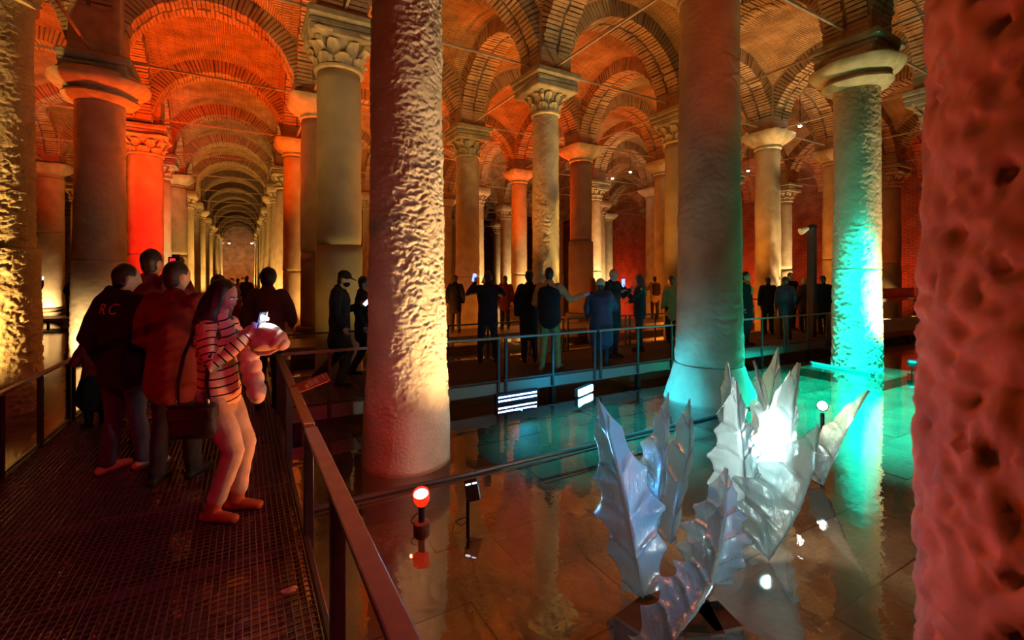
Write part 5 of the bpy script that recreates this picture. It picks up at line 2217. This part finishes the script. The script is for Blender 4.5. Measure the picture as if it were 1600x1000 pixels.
# --- beanie, bald man, phone woman
person('person in a pale green beanie and long dark blue puffer coat, seen from behind', 5.80, 6.72, (.75, .66), 1.63,
       dict(elR=(.26, .12, 1.16), wrR=(.20, .33, 1.20), elL=(-.27, .0, 1.14)), top=('puffer_coat', C_NAVY), legs=('trousers', C_DARKT), hair='short', hat='beanie', voxel=.013, hem=.52, wide=1.32, coat_flare=.02)
person('tall bald man in a black coat raising his hand, right of the beanie wearer', 6.62, 7.30, (.2, -.97), 1.84,
       dict(elL=(-.28, .08, 1.20), wrL=(-.22, .27, 1.34), elR=(.28, .06, 1.18), wrR=(.14, .28, 1.3)), top=('coat', C_BLACKC), legs=('trousers', C_DARKT), hair=None, voxel=.014, hem=.60, wide=1.1)
fw, J, s_ = person('woman in black with long brown hair holding up a glowing phone', 7.72, 7.62, (-.75, .66), 1.72,
                   dict(elL=(-.24, .18, 1.20), wrL=(-.10, .34, 1.46), elR=(.25, .04, 1.16), wrR=(.16, .22, 1.12)), top=('jacket', C_BLACK), legs=('trousers', C_DARKT), hair='long', hairm=HAIRB, voxel=.013, hem=.82,
                   hands=dict(R='simple', L=dict(d=(.1, .3, 1), side=(.9, 0, .1), pal=(.4, .8, 0), curl=.6)))
phone('phone with a bright blue screen held by the woman with long brown hair', W(fw, (-.12, .37, 1.56)), CAMDIR + Vector((.3, 0, 0)), (0, 0, 1), M['screen'], s=1.3)
bw, J, s_ = person('person in a beige jacket with a dark backpack on the far walkway', 14.1, 13.1, (.5, .85), 1.68, dict(elL=(-.32, .05, 1.2), wrL=(-.15, .2, 1.3)), top=('jacket', C_BEIGE), legs=('trousers', C_DARKT), hair='short', hat=None, voxel=.018, hem=.8, wide=1.1)
bp_ = thing('backpack', 'dark backpack worn by the person in the beige jacket', 'bag', W(bw, (0, -.20, 1.22)), bw.rotation_euler.z)
b = MB()
b.bevbox(-.15, .15, -.09, .07, -.24, .22, .05)
obj('bag_body', auto_smooth(b.mesh('bag_body'), 40), cloth('dark_pack', (.06, .03, .035)), bp_)
b = MB()
b.bevbox(-.11, .11, -.13, -.08, -.20, .0, .02)
obj('pocket', b, cloth('dark_pack', (.06, .03, .035)), bp_)
# far walkway
for lab, px, h, c_, hr in (('dark silhouette on the far walkway just right of the big rough column', 711, 1.72, C_BLACKC, 'short'),
                           ('visitor on the far walkway just right of the filming man', 789, 1.70, C_BROWN, 'short'),
                           ('visitor with brown hair on the far walkway left of the beanie wearer', 926, 1.62, C_RED, 'long'),
                           ('visitor in an olive coat at the left edge of the broad cyan-lit column', 1044, 1.70, C_BEIGE, 'short')):
    v_ = 12.9
    q = px - 381
    u_ = q * CT * v_ / (FPX / CT - q * ST)
    if px == 1044:
        v_, u_ = 8.15, 9.37
    person(lab, u_, v_, (.4 if px != 926 else -.3, .9), h, None, top=('coat', c_), legs=('trousers', C_DARKT), hair=hr, hairm=HAIRB, voxel=.018, hem=.7)
# right-hand visitors
for lab, u_, v_, fc_, h, c_, hm_, hr, hem in (
        ('person in a long black coat with a yellow scarf', 10.62, 6.98, (.2, -1), 1.80, C_BLACKC, HAIR, 'short', .55),
        ('auburn-haired visitor in a dark jacket left of the broad hooded visitor', 13.25, 8.0, (.5, .8), 1.66, C_BLACKC, HAIRB, 'short', .8),
        ('broad visitor in a dark hooded coat, seen from behind left of the lamp mast', 12.55, 7.1, (.5, .85), 1.66, C_NAVY, HAIR, 'thick', .68),
        ('tall dark visitor standing behind the hooded visitor at the right', 14.75, 8.2, (-.4, -.9), 1.80, C_BLACKC, HAIRB, 'short', .7),
        ('white-haired visitor in dark red beside the lamp mast', 14.65, 7.72, (.4, .9), 1.64, C_BLAZER, HAIRW, 'short', .75),
        ('visitor in a dark coat just right of the lamp mast', 14.70, 7.22, (.4, .9), 1.70, C_BLACKC, HAIR, 'short', .62)):
    pp, J, s_ = person(lab, u_, v_, fc_, h, None, top=('coat', c_), legs=('trousers', C_DARKT), hair=hr, hairm=hm_, voxel=.017, hem=hem, wide=1.18)
    if 'scarf' in lab:
        b = MB()
        b.lathe([(.085, 1.42), (.115, 1.45), (.110, 1.50), (.075, 1.53)], 18, c=(0, .005))
        b.loft([(.03, .12, 1.47), (.02, .17, 1.36), (.03, .165, 1.22)], [(.05, .02)] * 3, side=(1, 0, 0), n=10)
        obj('scarf', b, cloth('yellow_scarf', (.62, .50, .12)), pp, smooth=True)
# far left visitor and his neighbour
fl_, J, s_ = person('lone man in black with a phone at his ear on the far left platform', -7.3, 26.0, (.6, .3), 1.70, dict(elR=(.28, .08, 1.22), wrR=(.12, .16, 1.56)), top=('jacket', C_BLACK), legs=('trousers', C_DARKT), hair='short', voxel=.018)
phone('tiny lit phone of the lone man at the far left', W(fl_, (.10, .17, 1.64)), CAMDIR, (0, 0, 1), M['screen_white'], s=1.2)
person('dark figure on the far left platform, beside the bright-footed broad column', -6.3, 26.1, (.8, -.3), 1.66, None, top=('coat', C_BLACKC), legs=('trousers', C_DARKT), hair='short', voxel=.018, hem=.7)
# crowd down the aisle
for k, (px, v_, h, c_) in enumerate(((362, 20.5, 1.62, C_BLAZER), (371, 23.0, 1.60, C_BROWN), (379, 25.0, 1.64, C_BLACKC), (387, 22.0, 1.70, C_BLACKC), (393, 27.0, 1.60, C_RED))):
    q = px - 381
    u_ = q * CT * v_ / (FPX / CT - q * ST)
    person('tiny visitor in the crowd far down the long vaulted aisle', max(-1.5, min(.1, u_ - .0)), v_, (.2 * (k - 2), 1 if k % 2 else -1), h, None, top=('coat', c_), legs=('trousers', C_DARKT), hair='short', voxel=.022, group='crowd far down the aisle', hem=.75)
